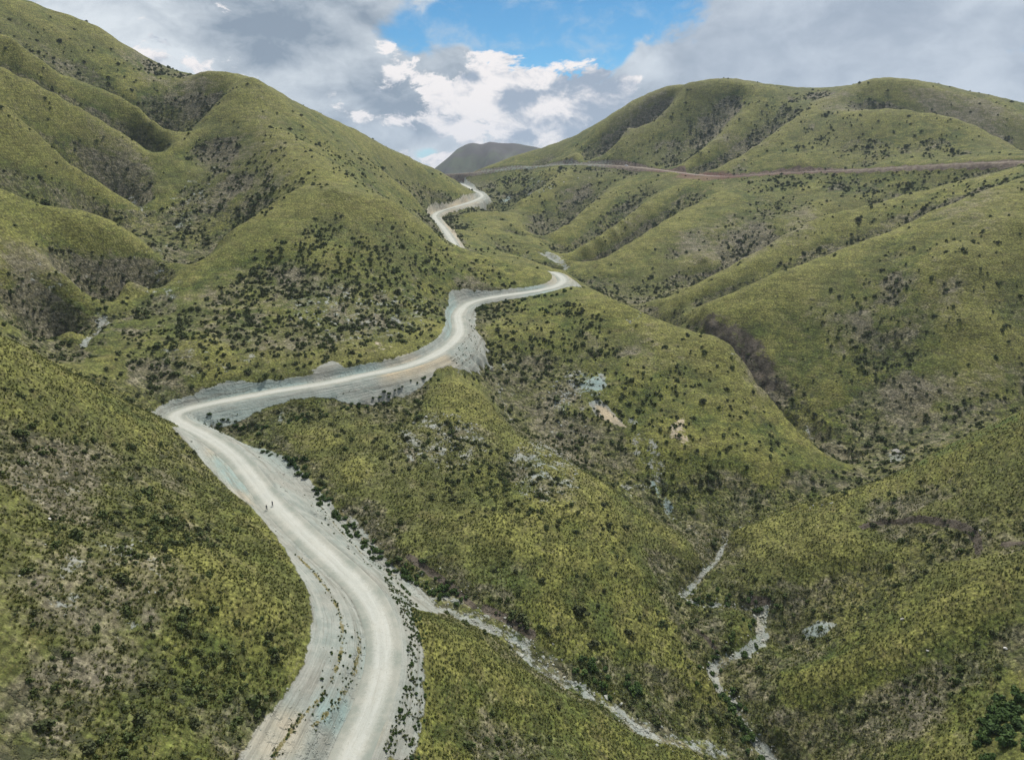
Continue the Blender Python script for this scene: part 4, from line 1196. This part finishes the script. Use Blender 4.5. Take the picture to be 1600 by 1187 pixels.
size = rng.lognormal(-.06, .36, len(bx)) * np.clip(1.35 + np.hypot(bx, by) * .0008, 1.3, 2.2)
bz = ground_z(bx, by) - 0.04 * size
# keep the strongest of overlapping ones
order = np.argsort(-size); cell = {}; kk = []
for i in order:
    c_ = (int(bx[i] / 1.5), int(by[i] / 1.5))
    if c_ in cell: continue
    cell[c_] = 1; kk.append(i)
kk = np.array(kk); bx, by, bz, size = bx[kk], by[kk], bz[kk], size[kk]
pts3 = np.c_[bx, by, bz]
vis, uu, vv = visible(pts3, .9)
print('shrubs', len(bx), 'visible', int(vis.sum()), time.time() - T0)


def gn_scatter(name, pts, rotz, scl, meshes, kindname, tilt=0.15):
    me = bpy.data.meshes.new(name); me.vertices.add(len(pts)); me.vertices.foreach_set('co', np.ascontiguousarray(pts, np.float32).ravel())
    rot = np.c_[rng.uniform(-tilt, tilt, len(pts)), rng.uniform(-tilt, tilt, len(pts)), rotz]
    fattr(me, 'spin', rot, 'FLOAT_VECTOR'); fattr(me, 'size', scl); fattr(me, 'pick', rng.integers(0, len(meshes), len(pts)), 'INT')
    o = link(bpy.data.objects.new(name, me)); o['kind'] = 'stuff'
    ng = bpy.data.node_groups.new(name, 'GeometryNodeTree')
    ng.interface.new_socket('Geometry', in_out='INPUT', socket_type='NodeSocketGeometry')
    ng.interface.new_socket('Geometry', in_out='OUTPUT', socket_type='NodeSocketGeometry')
    N_ = ng.nodes; L_ = ng.links
    gi = N_.new('NodeGroupInput'); go = N_.new('NodeGroupOutput'); jn = N_.new('GeometryNodeJoinGeometry')
    def na(nm, typ):
        q = N_.new('GeometryNodeInputNamedAttribute'); q.data_type = typ; q.inputs['Name'].default_value = nm; return q.outputs['Attribute']
    rv, sv_, pk = na('spin', 'FLOAT_VECTOR'), na('size', 'FLOAT'), na('pick', 'INT')
    for k, m in enumerate(meshes):
        src = bpy.data.objects.new(kindname, m)
        oi = N_.new('GeometryNodeObjectInfo'); oi.inputs['Object'].default_value = src; oi.inputs['As Instance'].default_value = True
        ip = N_.new('GeometryNodeInstanceOnPoints')
        cmp_ = N_.new('FunctionNodeCompare'); cmp_.data_type = 'INT'; cmp_.operation = 'EQUAL'
        L_.new(pk, cmp_.inputs[2]); cmp_.inputs[3].default_value = k
        L_.new(gi.outputs[0], ip.inputs['Points']); L_.new(cmp_.outputs[0], ip.inputs['Selection']); L_.new(oi.outputs['Geometry'], ip.inputs['Instance'])
        L_.new(rv, ip.inputs['Rotation']); L_.new(sv_, ip.inputs['Scale'])
        L_.new(ip.outputs[0], jn.inputs[0])
    L_.new(jn.outputs[0], go.inputs[0])
    md = o.modifiers.new('scatter', 'NODES'); md.node_group = ng
    return o


def where_of(u, v, d_, s_):
    """group and description of a visible shrub: its slope, the landmark next to it and its size"""
    sz = 'large' if s_ > 2.1 else ('medium' if s_ > 1.5 else 'small')
    if d_ < 235 and u < 490:
        g = 'dark shrubs on the near left hillside'
        side = 'near the left edge' if u < 130 else ('in the middle of it' if u < 300 else 'close to the road cut')
        up = 'high up' if v < 800 else ('half way down' if v < 980 else 'at the very bottom')
        return g, '%s dark shrub %s the near left hillside, %s' % (sz.replace(' sized', ''), {'high up': 'high on', 'half way down': 'half way down', 'at the very bottom': 'low on'}[up], side)
    if u < 760 and d_ < 262 and v < 900:
        side = 'above the gravel fan' if u < 560 else 'below the upper road fill'
        return 'dark shrubs on the slope right of the gravel fan', '%s dark shrub on the grassy slope %s' % (sz, side)
    if 560 < u < 1190 and d_ < 300:
        side = 'on the stony patch near its top' if u < 800 and v < 850 else ('along its right hand crest' if v < 850 else 'low down near the gully')
        return 'dark shrubs on the middle spur', '%s dark shrub on the middle spur, %s' % (sz, side)
    if u >= 1080 and d_ < 300:
        side = 'above the slump scarp' if v < 820 else ('below the slump scarp' if v < 960 else 'near the bottom right corner')
        return 'dark shrubs on the near right hill', '%s dark shrub on the near right hill %s' % (sz, side)
    if u > 760:
        side = 'beside the pale scree' if u < 1100 else 'in the dark canyon slope'
        return 'dark shrubs on the slope below the wide road bend', '%s dark shrub below the wide road bend, %s' % (sz.replace(' sized', ''), side)
    side = 'just above the long road cut' if v > 500 else 'high on the rounded knoll'
    return 'dark shrubs on the rounded knoll above the road', '%s dark shrub on the rounded knoll, %s' % (sz, side)


appar = np.where(vis, size / np.hypot(pts3[:, 1], pts3[:, 2]), 0)
top = np.argsort(-appar)[:300]
rest = np.ones(len(bx), bool); rest[top] = False
for i in top:
    o = bpy.data.objects.new('shrub', dark_m[rng.integers(0, 5)]); C.objects.link(o)
    o.location = pts3[i]; o.rotation_euler = (rng.uniform(-.12, .12), rng.uniform(-.12, .12), rng.uniform(0, 6.28))
    s_ = size[i]; o.scale = (s_, s_ * rng.uniform(.85, 1.15), s_ * rng.uniform(.8, 1.05))
    g_, l_ = where_of(uu[i], vv[i], np.hypot(bx[i], by[i]), size[i])
    tag(o, l_, 'shrub', g_)
gn_scatter('scrub', pts3[rest], rng.uniform(0, 6.28, rest.sum()), size[rest], dark_m, 'shrub')

# bright green leafy shrubs along gullies and the road toe
GREEN = [  # pixel outline or line, count, spread in metres, size, group, label
    ([(322, 662), (345, 668), (365, 664), (395, 672), (420, 668)], 16, 1.6, 1.8, 'green shrubs at the foot of the upper road fill', 'green leafy shrub at the foot of the fill by the road turn'),
    ([(440, 660), (480, 653), (520, 642), (560, 634), (600, 618), (640, 604), (690, 588)], 44, 1.3, 1.6, 'dark green shrubs in a row along the toe of the road fill', 'dark green shrub at the toe of the long road fill'),
    ([(412, 706), (420, 709), (430, 711)], 6, .8, 1.6, 'green shrubs on the pale fan', 'bright green shrub standing alone on the pale gravel fan'),
    ([(452, 715), (462, 722), (470, 732), (480, 742)], 14, 1.6, 2.3, 'green shrubs at the upper edge of the gravel fan', 'bright green shrub where the gravel fan meets the grass'),
    ([(500, 762), (515, 790), (540, 812), (560, 838), (585, 858)], 55, 1.9, 1.7, 'green shrubs down the gully beside the gravel fan', 'green shrub in the gully beside the gravel fan'),
    ([(600, 862), (630, 890), (660, 905), (690, 915), (720, 930)], 48, 2.4, 1.6, 'green shrubs in the gully below the fan', 'small green shrub in the stony gully below the fan'),
    ([(560, 862), (600, 885), (625, 905), (640, 930)], 16, .8, 1.0, 'low shrubs between the road and the lower fan', 'low green shrub between the lower road and the gravel fan'),
    ([(900, 1040), (930, 1050), (960, 1060), (990, 1075)], 22, 2.4, 2.3, 'dense green shrubs above the lower gully', 'dense dark green shrub on the bank above the lower gully'),
    ([(1130, 1085), (1150, 1110), (1165, 1140), (1180, 1160)], 26, 2.4, 2.1, 'green shrubs beside the stream at the lower right', 'green shrub on the bank of the stream at the lower right'),
    ([(1050, 935), (1100, 928), (1150, 932), (1180, 936), (1175, 960), (1172, 990), (1130, 1010), (1105, 1030), (1100, 1060)], 44, 2.2, 1.8, 'green shrubs by the narrow stream', 'green shrub on the bank of the winding stream'),
    ([(1545, 1165), (1560, 1130), (1580, 1110), (1598, 1095), (1590, 1150), (1570, 1180)], 42, 2.6, 2.9, 'dark thicket at the bottom right corner', 'large dark green shrub of the thicket in the bottom right corner'),
    ([(745, 478), (790, 472), (830, 466), (870, 462), (892, 452)], 24, 1.6, 2.0, 'dark green shrubs under the wide road bend', 'dark green shrub below the outer edge of the wide road bend'),
    ([(800, 480), (840, 486), (860, 482)], 8, 3, 2.2, 'dark green shrubs under the wide road bend', 'dark green shrub below the outer edge of the wide road bend'),
]
for px_, cnt, spr, sz, grp, lab in GREEN:
    w = poly_world(px_)
    t = np.sort(rng.uniform(0, len(w) - 1.001, cnt)); i = t.astype(int); f = (t - i)[:, None]
    q = w[i] * (1 - f) + w[i + 1] * f + rng.normal(0, spr, (cnt, 2))
    zz = ground_z(q[:, 0], q[:, 1])
    for k in range(cnt):
        s_ = sz * rng.uniform(.65, 1.35)
        o = bpy.data.objects.new('green_shrub', green_m[rng.integers(0, 4)]); C.objects.link(o)
        o.location = (q[k, 0], q[k, 1], zz[k] - .06 * s_); o.rotation_euler = (0, 0, rng.uniform(0, 6.28)); o.scale = (s_, s_ * rng.uniform(.85, 1.15), s_ * rng.uniform(.8, 1.1))
        part_ = t[k] / (len(w) - 1.0)
        tag(o, lab + (', upper end' if part_ < .33 else ', half way along' if part_ < .67 else ', lower end'), 'shrub', grp)

# small plants on the loose fill, in the gullies and between the tussocks
def in_polys(lst, n, rmax, rmin=90):
    x, y = scatter_area(n, rmax, rmin)
    return x, y, zone(lst, 1.0, x, y)

sx, sy, sw_ = in_polys([([(600, 900), (650, 945), (664, 1000), (664, 1080), (650, 1187), (585, 1187), (612, 1100), (624, 1020), (612, 950)], 1.9, 1.0),
                        ([(440, 640), (560, 606), (600, 600), (560, 622), (450, 655)], .05, 1), ([(720, 530), (745, 480), (800, 470), (880, 460), (760, 500), (750, 560), (700, 585)], .18, 3),
                        ([(300, 668), (325, 650), (400, 645), (440, 650), (380, 668), (330, 690)], .22, 1), ([(470, 740), (560, 860), (640, 930), (560, 880), (480, 790)], .06, 1),
                        ([(450, 1100), (520, 1000), (560, 980), (560, 1060), (500, 1130)], .10, 1)], 420000, 560)
acc = rng.uniform(0, 1, len(sx)) < sw_ * area_of(560, 90) / 420000 * np.clip(1 + 2.2 * fbm(sx / 4, sy / 4, 2, 8), 0, 3)
acc &= polyline_dist(sx, sy, road_main, 12)[0] > 5.6
sx, sy = sx[acc], sy[acc]; ssz = rng.uniform(.3, .85, len(sx))
for pts_, w_, s_ in WEED:
    w = poly_world(pts_); w = resample(np.c_[w, np.zeros(len(w))], .5)
    n_ = int(len(w) * 1.1 * s_); i = rng.integers(0, len(w), n_)
    sx = np.append(sx, w[i, 0] + rng.normal(0, .5, n_)); sy = np.append(sy, w[i, 1] + rng.normal(0, .55, n_)); ssz = np.append(ssz, rng.uniform(.2, .62, n_))
gn_scatter('small_fill_plants', np.c_[sx, sy, ground_z(sx, sy) - .02], rng.uniform(0, 6.28, len(sx)), ssz, [dark_m[0], green_m[1], dark_m[2], green_m[2], tuft_m[1]], 'small_plant')
print('small plants', len(sx))

# bunch grass on the nearer slopes
tx, ty = scatter_area(210000, 330, 55)
rr_ = np.hypot(tx, ty)
keep_t = rng.uniform(0, 1, len(tx)) < np.clip(1.25 - rr_ / 330, .25, 1) * np.clip(.75 + 1.5 * fbm(tx / 6, ty / 6, 3, 17), .12, 1)
keep_t &= (field(gravel, tx, ty) < .2) & (field(bed, tx, ty) < .35) & (field(scarp, tx, ty) < .5)
tx, ty = tx[keep_t], ty[keep_t]
gn_scatter('bunch_grass', np.c_[tx, ty, ground_z(tx, ty) - .03], rng.uniform(0, 6.28, len(tx)), rng.uniform(.45, 1.0, len(tx)), tuft_m, 'tuft', .3)
print('tufts', len(tx), time.time() - T0)

# loose stones in the beds and on the fills
qx = []; qy = []; qs = []
for l_, w_, s_ in bed_lines:
    n_ = int(len(l_) * 14 * s_)
    i = rng.integers(0, len(l_), n_)
    qx.append(l_[i, 0] + rng.normal(0, w_ * .8, n_)); qy.append(l_[i, 1] + rng.normal(0, w_ * .8, n_) + rng.uniform(-2, 2, n_)); qs.append(rng.lognormal(-.85, .5, n_))
gx_, gy_, gw = in_polys([(GRAVEL_POLY[1][0], .05), (GRAVEL_POLY[0][0], .05), (LEAVES_ROCK[0][0], .25), (LEAVES_ROCK[1][0], .1), (LEAVES_ROCK[2][0], .3), (ell(690, 690, 70, 45), .25), (ell(850, 740, 60, 50, 30), .22), (ell(560, 490, 120, 50), .06), (ell(150, 900, 130, 70), .05), (ell(1400, 712, 14, 10), .5), (ell(870, 405, 18, 5, 30), .1), (ell(890, 640, 50, 50), .05)], 200000, 700)
a_ = rng.uniform(0, 1, len(gx_)) < gw * area_of(700, 90) / 200000
a_ &= polyline_dist(gx_, gy_, road_main, 12)[0] > 5.5
qx.append(gx_[a_]); qy.append(gy_[a_]); qs.append(rng.lognormal(-1.25, .5, a_.sum()) * np.clip(np.hypot(gx_[a_], gy_[a_]) / 190, 1, 2.2))
qx = np.concatenate(qx); qy = np.concatenate(qy); qs = np.concatenate(qs)
gn_scatter('loose_stones', np.c_[qx, qy, ground_z(qx, qy) + qs * .08], rng.uniform(0, 6.28, len(qx)), qs, stone_m, 'stone', .5)
print('stones', len(qx))

# single boulders that stand out
m_white = flat('pale_boulder', (0.60, 0.58, 0.54)); m_grey = flat('grey_boulder', (0.34, 0.33, 0.30))
for u, v, s_, mt, lab in [(903, 279, 2.2, m_white, 'white boulder on the green spur just below the far road, upper of two'), (881, 285, 2.2, m_white, 'white boulder on the green spur below the far road, lower of two'),
                          (1571, 1013, 1.0, m_white, 'single white stone beside a dark hollow at the lower right'), (1449, 1017, .8, m_white, 'flat pale stone in the grass of the lower right hill'),
                          (1410, 968, 1.2, m_grey, 'grey boulder in the grass right of the pale scar'), (1532, 828, .9, m_white, 'white stone at the right end of the slump scarp'),
                          (1193, 990, 1.3, m_grey, 'grey boulder at the bend of the stream below the scar'), (1400, 706, 3.2, m_grey, 'large grey rock at the foot of the dark right slope'), (1392, 722, 2.2, m_grey, 'smaller grey rock below the large one at the foot of the right slope'),
                          (77, 811, .9, m_white, 'pale stone among the grass on the near left hillside')]:
    p = hit(u, v)[0]
    me = stone_mesh('boulder', int(u), mt); o = bpy.data.objects.new('boulder', me); C.objects.link(o)
    zz = float(ground_z(np.array([p[0]]), np.array([p[1]]))[0])
    o.location = (p[0], p[1], zz + s_ * .16); o.scale = (s_,) * 3; o.rotation_euler = (0, 0, u % 6)
    tag(o, lab, 'boulder')


# ------------------------------------------------------------------ two cyclists and a car
m_black = flat('black_cloth', (0.018, 0.020, 0.028)); m_blue = flat('navy_cloth', (0.022, 0.028, 0.060)); m_skin = flat('skin', (0.36, 0.21, 0.14)); m_rub = flat('rubber', (0.02, 0.02, 0.02))
m_frame = flat('bicycle_paint', (0.05, 0.05, 0.06), .4); m_met = flat('grey_metal', (0.35, 0.35, 0.36), .35, .8); m_helm = flat('helmet_shell', (0.03, 0.03, 0.035), .4); m_shoe = flat('shoe', (0.05, 0.05, 0.05))


def tube(bm, a, b, r0, r1=None, seg=8):
    a, b = Vector(a), Vector(b); r1 = r0 if r1 is None else r1
    d = (b - a).normalized(); u = d.orthogonal().normalized(); w = d.cross(u)
    A_, B_ = [], []
    for i in range(seg):
        t = 2 * math.pi * i / seg; o = u * math.cos(t) + w * math.sin(t)
        A_.append(bm.verts.new(a + o * r0)); B_.append(bm.verts.new(b + o * r1))
    for i in range(seg): bm.faces.new((A_[i], A_[(i + 1) % seg], B_[(i + 1) % seg], B_[i]))
    bm.faces.new(A_[::-1]); bm.faces.new(B_)


def torus(bm, c, R_, r_, seg=28, ms=7):
    rows = []
    for i in range(seg):
        t = 2 * math.pi * i / seg
        rows.append([bm.verts.new((c[0], c[1] + math.cos(t) * (R_ + r_ * math.cos(2 * math.pi * k / ms)), c[2] + math.sin(t) * (R_ + r_ * math.cos(2 * math.pi * k / ms))) if False else
                    (c[0] + r_ * math.sin(2 * math.pi * k / ms), c[1] + math.cos(t) * (R_ + r_ * math.cos(2 * math.pi * k / ms)), c[2] + math.sin(t) * (R_ + r_ * math.cos(2 * math.pi * k / ms)))) for k in range(ms)])
    for i in range(seg):
        for k in range(ms):
            bm.faces.new((rows[i][k], rows[(i + 1) % seg][k], rows[(i + 1) % seg][(k + 1) % ms], rows[i][(k + 1) % ms]))


def part(name, bm, mat, parent, smooth=True):
    bmesh.ops.recalc_face_normals(bm, faces=bm.faces)
    me = bpy.data.meshes.new(name); bm.to_mesh(me); bm.free(); me.materials.append(mat)
    if smooth: me.polygons.foreach_set('use_smooth', [True] * len(me.polygons))
    o = bpy.data.objects.new(name, me); C.objects.link(o); o.parent = parent
    return o


def skin_body(name, joints, edges, mats, parent=None, sub=2):
    """one continuous surface grown from a posed skeleton; mats: list of (material, test)"""
    me = bpy.data.meshes.new(name + '_skeleton'); me.from_pydata([j[0] for j in joints], edges, [])
    o = bpy.data.objects.new(name, me); C.objects.link(o)
    md = o.modifiers.new('skin', 'SKIN'); md.use_smooth_shade = True
    for i, j in enumerate(joints):
        r_ = j[1] if isinstance(j[1], tuple) else (j[1], j[1]); me.skin_vertices[0].data[i].radius = r_
        me.skin_vertices[0].data[i].use_root = (i == 0)
    sb = o.modifiers.new('sub', 'SUBSURF'); sb.levels = sub; sb.render_levels = sub
    dg = bpy.context.evaluated_depsgraph_get(); dg.update()
    ev = o.evaluated_get(dg); nm_ = bpy.data.meshes.new_from_object(ev)
    o.modifiers.clear(); o.data = nm_; nm_.name = name
    nm_.materials.clear()
    for m, _ in mats: nm_.materials.append(m)
    for p in nm_.polygons:
        p.use_smooth = True
        for k, (_, f) in enumerate(mats):
            if f(p.center): p.material_index = k; break
    return o


def make_bicycle():
    root = bpy.data.objects.new('bicycle', None); C.objects.link(root)
    Rw = .34
    for y in (-.52, .54):
        bm = bmesh.new(); torus(bm, (0, y, Rw), Rw - .025, .025)
        w = part('wheel', bm, m_rub, root)
        bm = bmesh.new(); torus(bm, (0, y, Rw), Rw - .055, .012, 28, 5); rim = part('rim', bm, m_met, w)
        bm = bmesh.new()
        for i in range(14):
            t = 2 * math.pi * i / 14; tube(bm, (0.02 * (-1) ** i, y, Rw), (0, y + math.cos(t) * .29, Rw + math.sin(t) * .29), .0025, None, 4)
        tube(bm, (-.05, y, Rw), (.05, y, Rw), .022); part('spoke_set', bm, m_met, w)
    bm = bmesh.new()
    bb, st, hd, ht = (0, -.08, .29), (0, -.20, .78), (0, .34, .84), (0, .37, .70)
    for a, b, r_ in ((bb, st, .018), (st, hd, .019), (bb, ht, .021), (hd, ht, .022), (bb, (0, -.52, Rw), .011), (st, (0, -.52, Rw), .010), (ht, (0, .54, Rw), .016)): tube(bm, a, b, r_)
    part('frame', bm, m_frame, root)
    bm = bmesh.new(); tube(bm, (-.30, .36, 1.0), (.30, .36, 1.0), .014); tube(bm, (0, .33, .84), (0, .37, 1.0), .018)
    for s in (-1, 1): tube(bm, (s * .30, .36, 1.0), (s * .18, .36, 1.0), .018)
    part('handlebar', bm, m_met, root)
    bm = bmesh.new(); tube(bm, (0, -.34, .93), (0, -.08, .94), .06, .02); tube(bm, (0, -.20, .76), (0, -.215, .92), .014); part('saddle', bm, m_rub, root)
    bm = bmesh.new(); tube(bm, (-.07, -.08, .29), (.07, -.08, .29), .02); tube(bm, (.07, -.08, .29), (.08, .02, .16), .012); tube(bm, (-.07, -.08, .29), (-.08, -.18, .42), .012); tube(bm, (.07, .02, .16), (.17, .02, .16), .022); tube(bm, (-.07, -.18, .42), (-.17, -.18, .42), .022)
    part('crank', bm, m_met, root)
    return root


def make_cyclist(shirt, trousers):
    J = [((0, -.22, .98), (.15, .12)), ((0, -.14, 1.12), (.135, .10)), ((0, -.02, 1.28), (.15, .105)), ((0, .09, 1.42), (.155, .10)), ((0, .15, 1.50), (.06, .06)),
         ((0, .19, 1.60), (.085, .10)), ((0, .22, 1.71), (.088, .105)), ((0, .215, 1.78), (.06, .07))]
    E = [(0, 1), (1, 2), (2, 3), (3, 4), (4, 5), (5, 6), (6, 7)]
    for s in (-1, 1):
        b = len(J)
        J += [((s * .19, .09, 1.43), .06), ((s * .27, .20, 1.22), .046), ((s * .265, .31, 1.06), .032), ((s * .255, .36, 1.035), (.036, .020))]
        E += [(3, b), (b, b + 1), (b + 1, b + 2), (b + 2, b + 3)]
        for k, (ox, ln) in enumerate(((-.036, .045), (-.013, .056), (.011, .053), (.033, .042))):
            c = len(J)
            J += [((s * (.255) + ox, .39, 1.035), .0095), ((s * .255 + ox, .395 + ln * .2, 1.012), .0085), ((s * .255 + ox, .375, .985), .0075)]
            E += [(b + 3, c), (c, c + 1), (c + 1, c + 2)]
        c = len(J)
        J += [((s * .215, .35, 1.02), .011), ((s * .205, .37, .99), .009)]; E += [(b + 3, c), (c, c + 1)]
    for s, knee, ank, toe in ((1, (.13, .17, .72), (.12, -.02, .26), (.125, .10, .195)), (-1, (-.13, .14, .93), (-.12, -.20, .53), (-.125, -.08, .455))):
        b = len(J)
        J += [((s * .10, -.18, .93), .095), (knee, .062), (ank, .042), ((ank[0], ank[1] - .03, ank[2] - .05), .036), (toe, (.038, .026))]
        E += [(0, b), (b, b + 1), (b + 1, b + 2), (b + 2, b + 3), (b + 3, b + 4)]
    hip = .95
    def is_head(c): return c.z > 1.555
    def is_hand(c): return c.y > .30 and .9 < c.z < 1.10 and abs(c.x) > .16
    def is_shoe(c): return c.z < .245 or (c.x < -.06 and c.z < .505 and c.y < .05)
    def is_leg(c): return c.z < 1.03 and not is_hand(c)
    o = skin_body('person', J, E, [(m_skin, lambda c: is_head(c) or is_hand(c)), (m_shoe, is_shoe), (trousers, is_leg), (shirt, lambda c: True)])
    # helmet, nose and ears
    bm = bmesh.new(); bmesh.ops.create_uvsphere(bm, u_segments=16, v_segments=10, radius=.125, matrix=Matrix.Translation((0, .21, 1.745)) @ Matrix.Diagonal((.88, 1.15, .82, 1)))
    bmesh.ops.delete(bm, geom=[v for v in bm.verts if v.co.z < 1.73], context='VERTS'); part('helmet', bm, m_helm, o)
    bm = bmesh.new(); tube(bm, (0, .315, 1.695), (0, .335, 1.655), .008, .014); part('nose', bm, m_skin, o)
    for s in (-1, 1):
        bm = bmesh.new(); tube(bm, (s * .084, .20, 1.695), (s * .094, .195, 1.64), .012, .01); part('ear', bm, m_skin, o)
        bm = bmesh.new(); bmesh.ops.create_icosphere(bm, subdivisions=1, radius=.011, matrix=Matrix.Translation((s * .032, .307, 1.70))); part('eye', bm, m_rub, o)
    bm = bmesh.new(); tube(bm, (-.022, .303, 1.622), (.022, .303, 1.622), .006); part('mouth', bm, flat('lips', (.3, .12, .1)), o)
    return o


def road_at(u, v):
    d_ = pix_dir(u, v)
    # meet the sight line with the road surface
    for t in np.linspace(150, 350, 4000):
        q = d_ * t
        k = int(np.argmin(np.hypot(road_main[:, 0] - q[0], road_main[:, 1] - q[1])))
        if q[2] < road_main[k, 2] + .03: break
    tdir = road_main[k + 1] - road_main[k - 1]
    return q, math.atan2(-tdir[0], tdir[1])


for k, (u, v, sh, tr_, lp, lb, turn) in enumerate([(417, 796.5, m_black, m_black, 'cyclist in black riding on the left of the pair on the pale road', 'dark bicycle under the left of the two riders', .05),
                                                   (426, 790.5, m_blue, m_black, 'cyclist in dark navy top riding just right of and above the other one', 'dark bicycle under the right of the two riders', -.08)]):
    q, rz = road_at(u, v)
    bike = make_bicycle(); per = make_cyclist(sh, tr_)
    for o in (bike, per):
        o.location = (q[0], q[1], q[2] + .02); o.rotation_euler = (0, 0, rz + turn)
    tag(bike, lb, 'bicycle', 'bicycles of the two riders'); tag(per, lp, 'person', 'two cyclists on the gravel road')


def make_car():
    root = bpy.data.objects.new('parked_car', None); C.objects.link(root)
    m_w = flat('white_car_paint', (0.75, 0.76, 0.78), .3); m_g = flat('car_glass', (0.03, 0.04, 0.06), .1); m_l = flat('lamp_glass', (0.6, 0.6, 0.55), .2); m_r = flat('tail_lamp', (0.3, 0.02, 0.02), .3)
    prof = [(-2.1, .38), (-2.2, .62), (-2.12, .95), (-1.95, 1.02), (-1.65, 1.45), (-1.2, 1.55), (.35, 1.55), (.75, 1.45), (1.25, 1.02), (1.95, .92), (2.15, .75), (2.18, .42), (2.0, .32), (-2.0, .32)]
    bm = bmesh.new(); L = []; Rr = []
    for x, z in prof:
        w = .86 if z < 1.0 else .86 - (z - 1.0) * .30
        L.append(bm.verts.new((-w, x, z))); Rr.append(bm.verts.new((w, x, z)))
    n = len(prof)
    for i in range(n): bm.faces.new((L[i], L[(i + 1) % n], Rr[(i + 1) % n], Rr[i]))
    bm.faces.new(L[::-1]); bm.faces.new(Rr)
    bmesh.ops.bevel(bm, geom=[e for e in bm.edges], offset=.05, segments=2, affect='EDGES')
    part('body', bm, m_w, root)
    for s in (-1, 1):
        for ys in (((-1.5, 1.1), (-.45, 1.1), (-.45, 1.46), (-1.22, 1.46)), ((-.36, 1.1), (1.02, 1.08), (.62, 1.42), (-.36, 1.46))):
            bm = bmesh.new(); vs = [bm.verts.new((s * (.875 - (z - 1.0) * .30), y, z)) for y, z in ys]; vs2 = [bm.verts.new((s * (.80 - (z - 1.0) * .30), y, z)) for y, z in ys]
            bm.faces.new(vs); bm.faces.new(vs2)
            for i in range(4): bm.faces.new((vs[i], vs[(i + 1) % 4], vs2[(i + 1) % 4], vs2[i]))
            part('window', bm, m_g, root, False)
        for y in (-1.32, 1.35):
            bm = bmesh.new(); tube(bm, (s * .66, y, .34), (s * .89, y, .34), .34, .34, 20); w = part('wheel', bm, m_rub, root)
            bm = bmesh.new(); tube(bm, (s * .88, y, .34), (s * .905, y, .34), .2, .19, 14); part('rim', bm, m_met, w)
        bm = bmesh.new(); tube(bm, (s * .62, 2.08, .72), (s * .62, 2.2, .70), .11, .10, 10); part('headlight', bm, m_l, root)
        bm = bmesh.new(); tube(bm, (s * .66, -2.12, .8), (s * .66, -2.21, .78), .09, .08, 8); part('tail_light', bm, m_r, root)
    for ys in (((.84, 1.43), (1.24, 1.07)), ((-1.72, 1.40), (-1.93, 1.08))):
        bm = bmesh.new(); vs = []
        for (y, z), w in zip(ys, (.66, .76)):
            vs += [bm.verts.new((-w, y, z)), bm.verts.new((w, y, z))]
        f = bm.faces.new((vs[0], vs[1], vs[3], vs[2])); ex = bmesh.ops.extrude_face_region(bm, geom=[f])
        for v in ex['geom']:
            if isinstance(v, bmesh.types.BMVert): v.co += Vector((0, .03 if ys[0][0] > 0 else -.03, .03))
        part('windscreen' if ys[0][0] > 0 else 'rear_window', bm, m_g, root, False)
    return root


car = make_car()
kk_ = int(np.argmin(np.abs(CU + FPX * road_far[:, 0] / (road_far[:, 1] * CP - road_far[:, 2] * SP) - 980)))
td = road_far[kk_ + 1] - road_far[kk_ - 1]
car.location = (road_far[kk_, 0] + .8, road_far[kk_, 1] - .8, road_far[kk_, 2] + .10); car.rotation_euler = (math.atan2(td[2], math.hypot(td[0], td[1])), 0, math.atan2(-td[0], td[1])); car.scale = (1.15, 1.15, 1.15)
tag(car, 'white car on the reddish far road high on the right mountainside', 'car')
print('done', time.time() - T0)
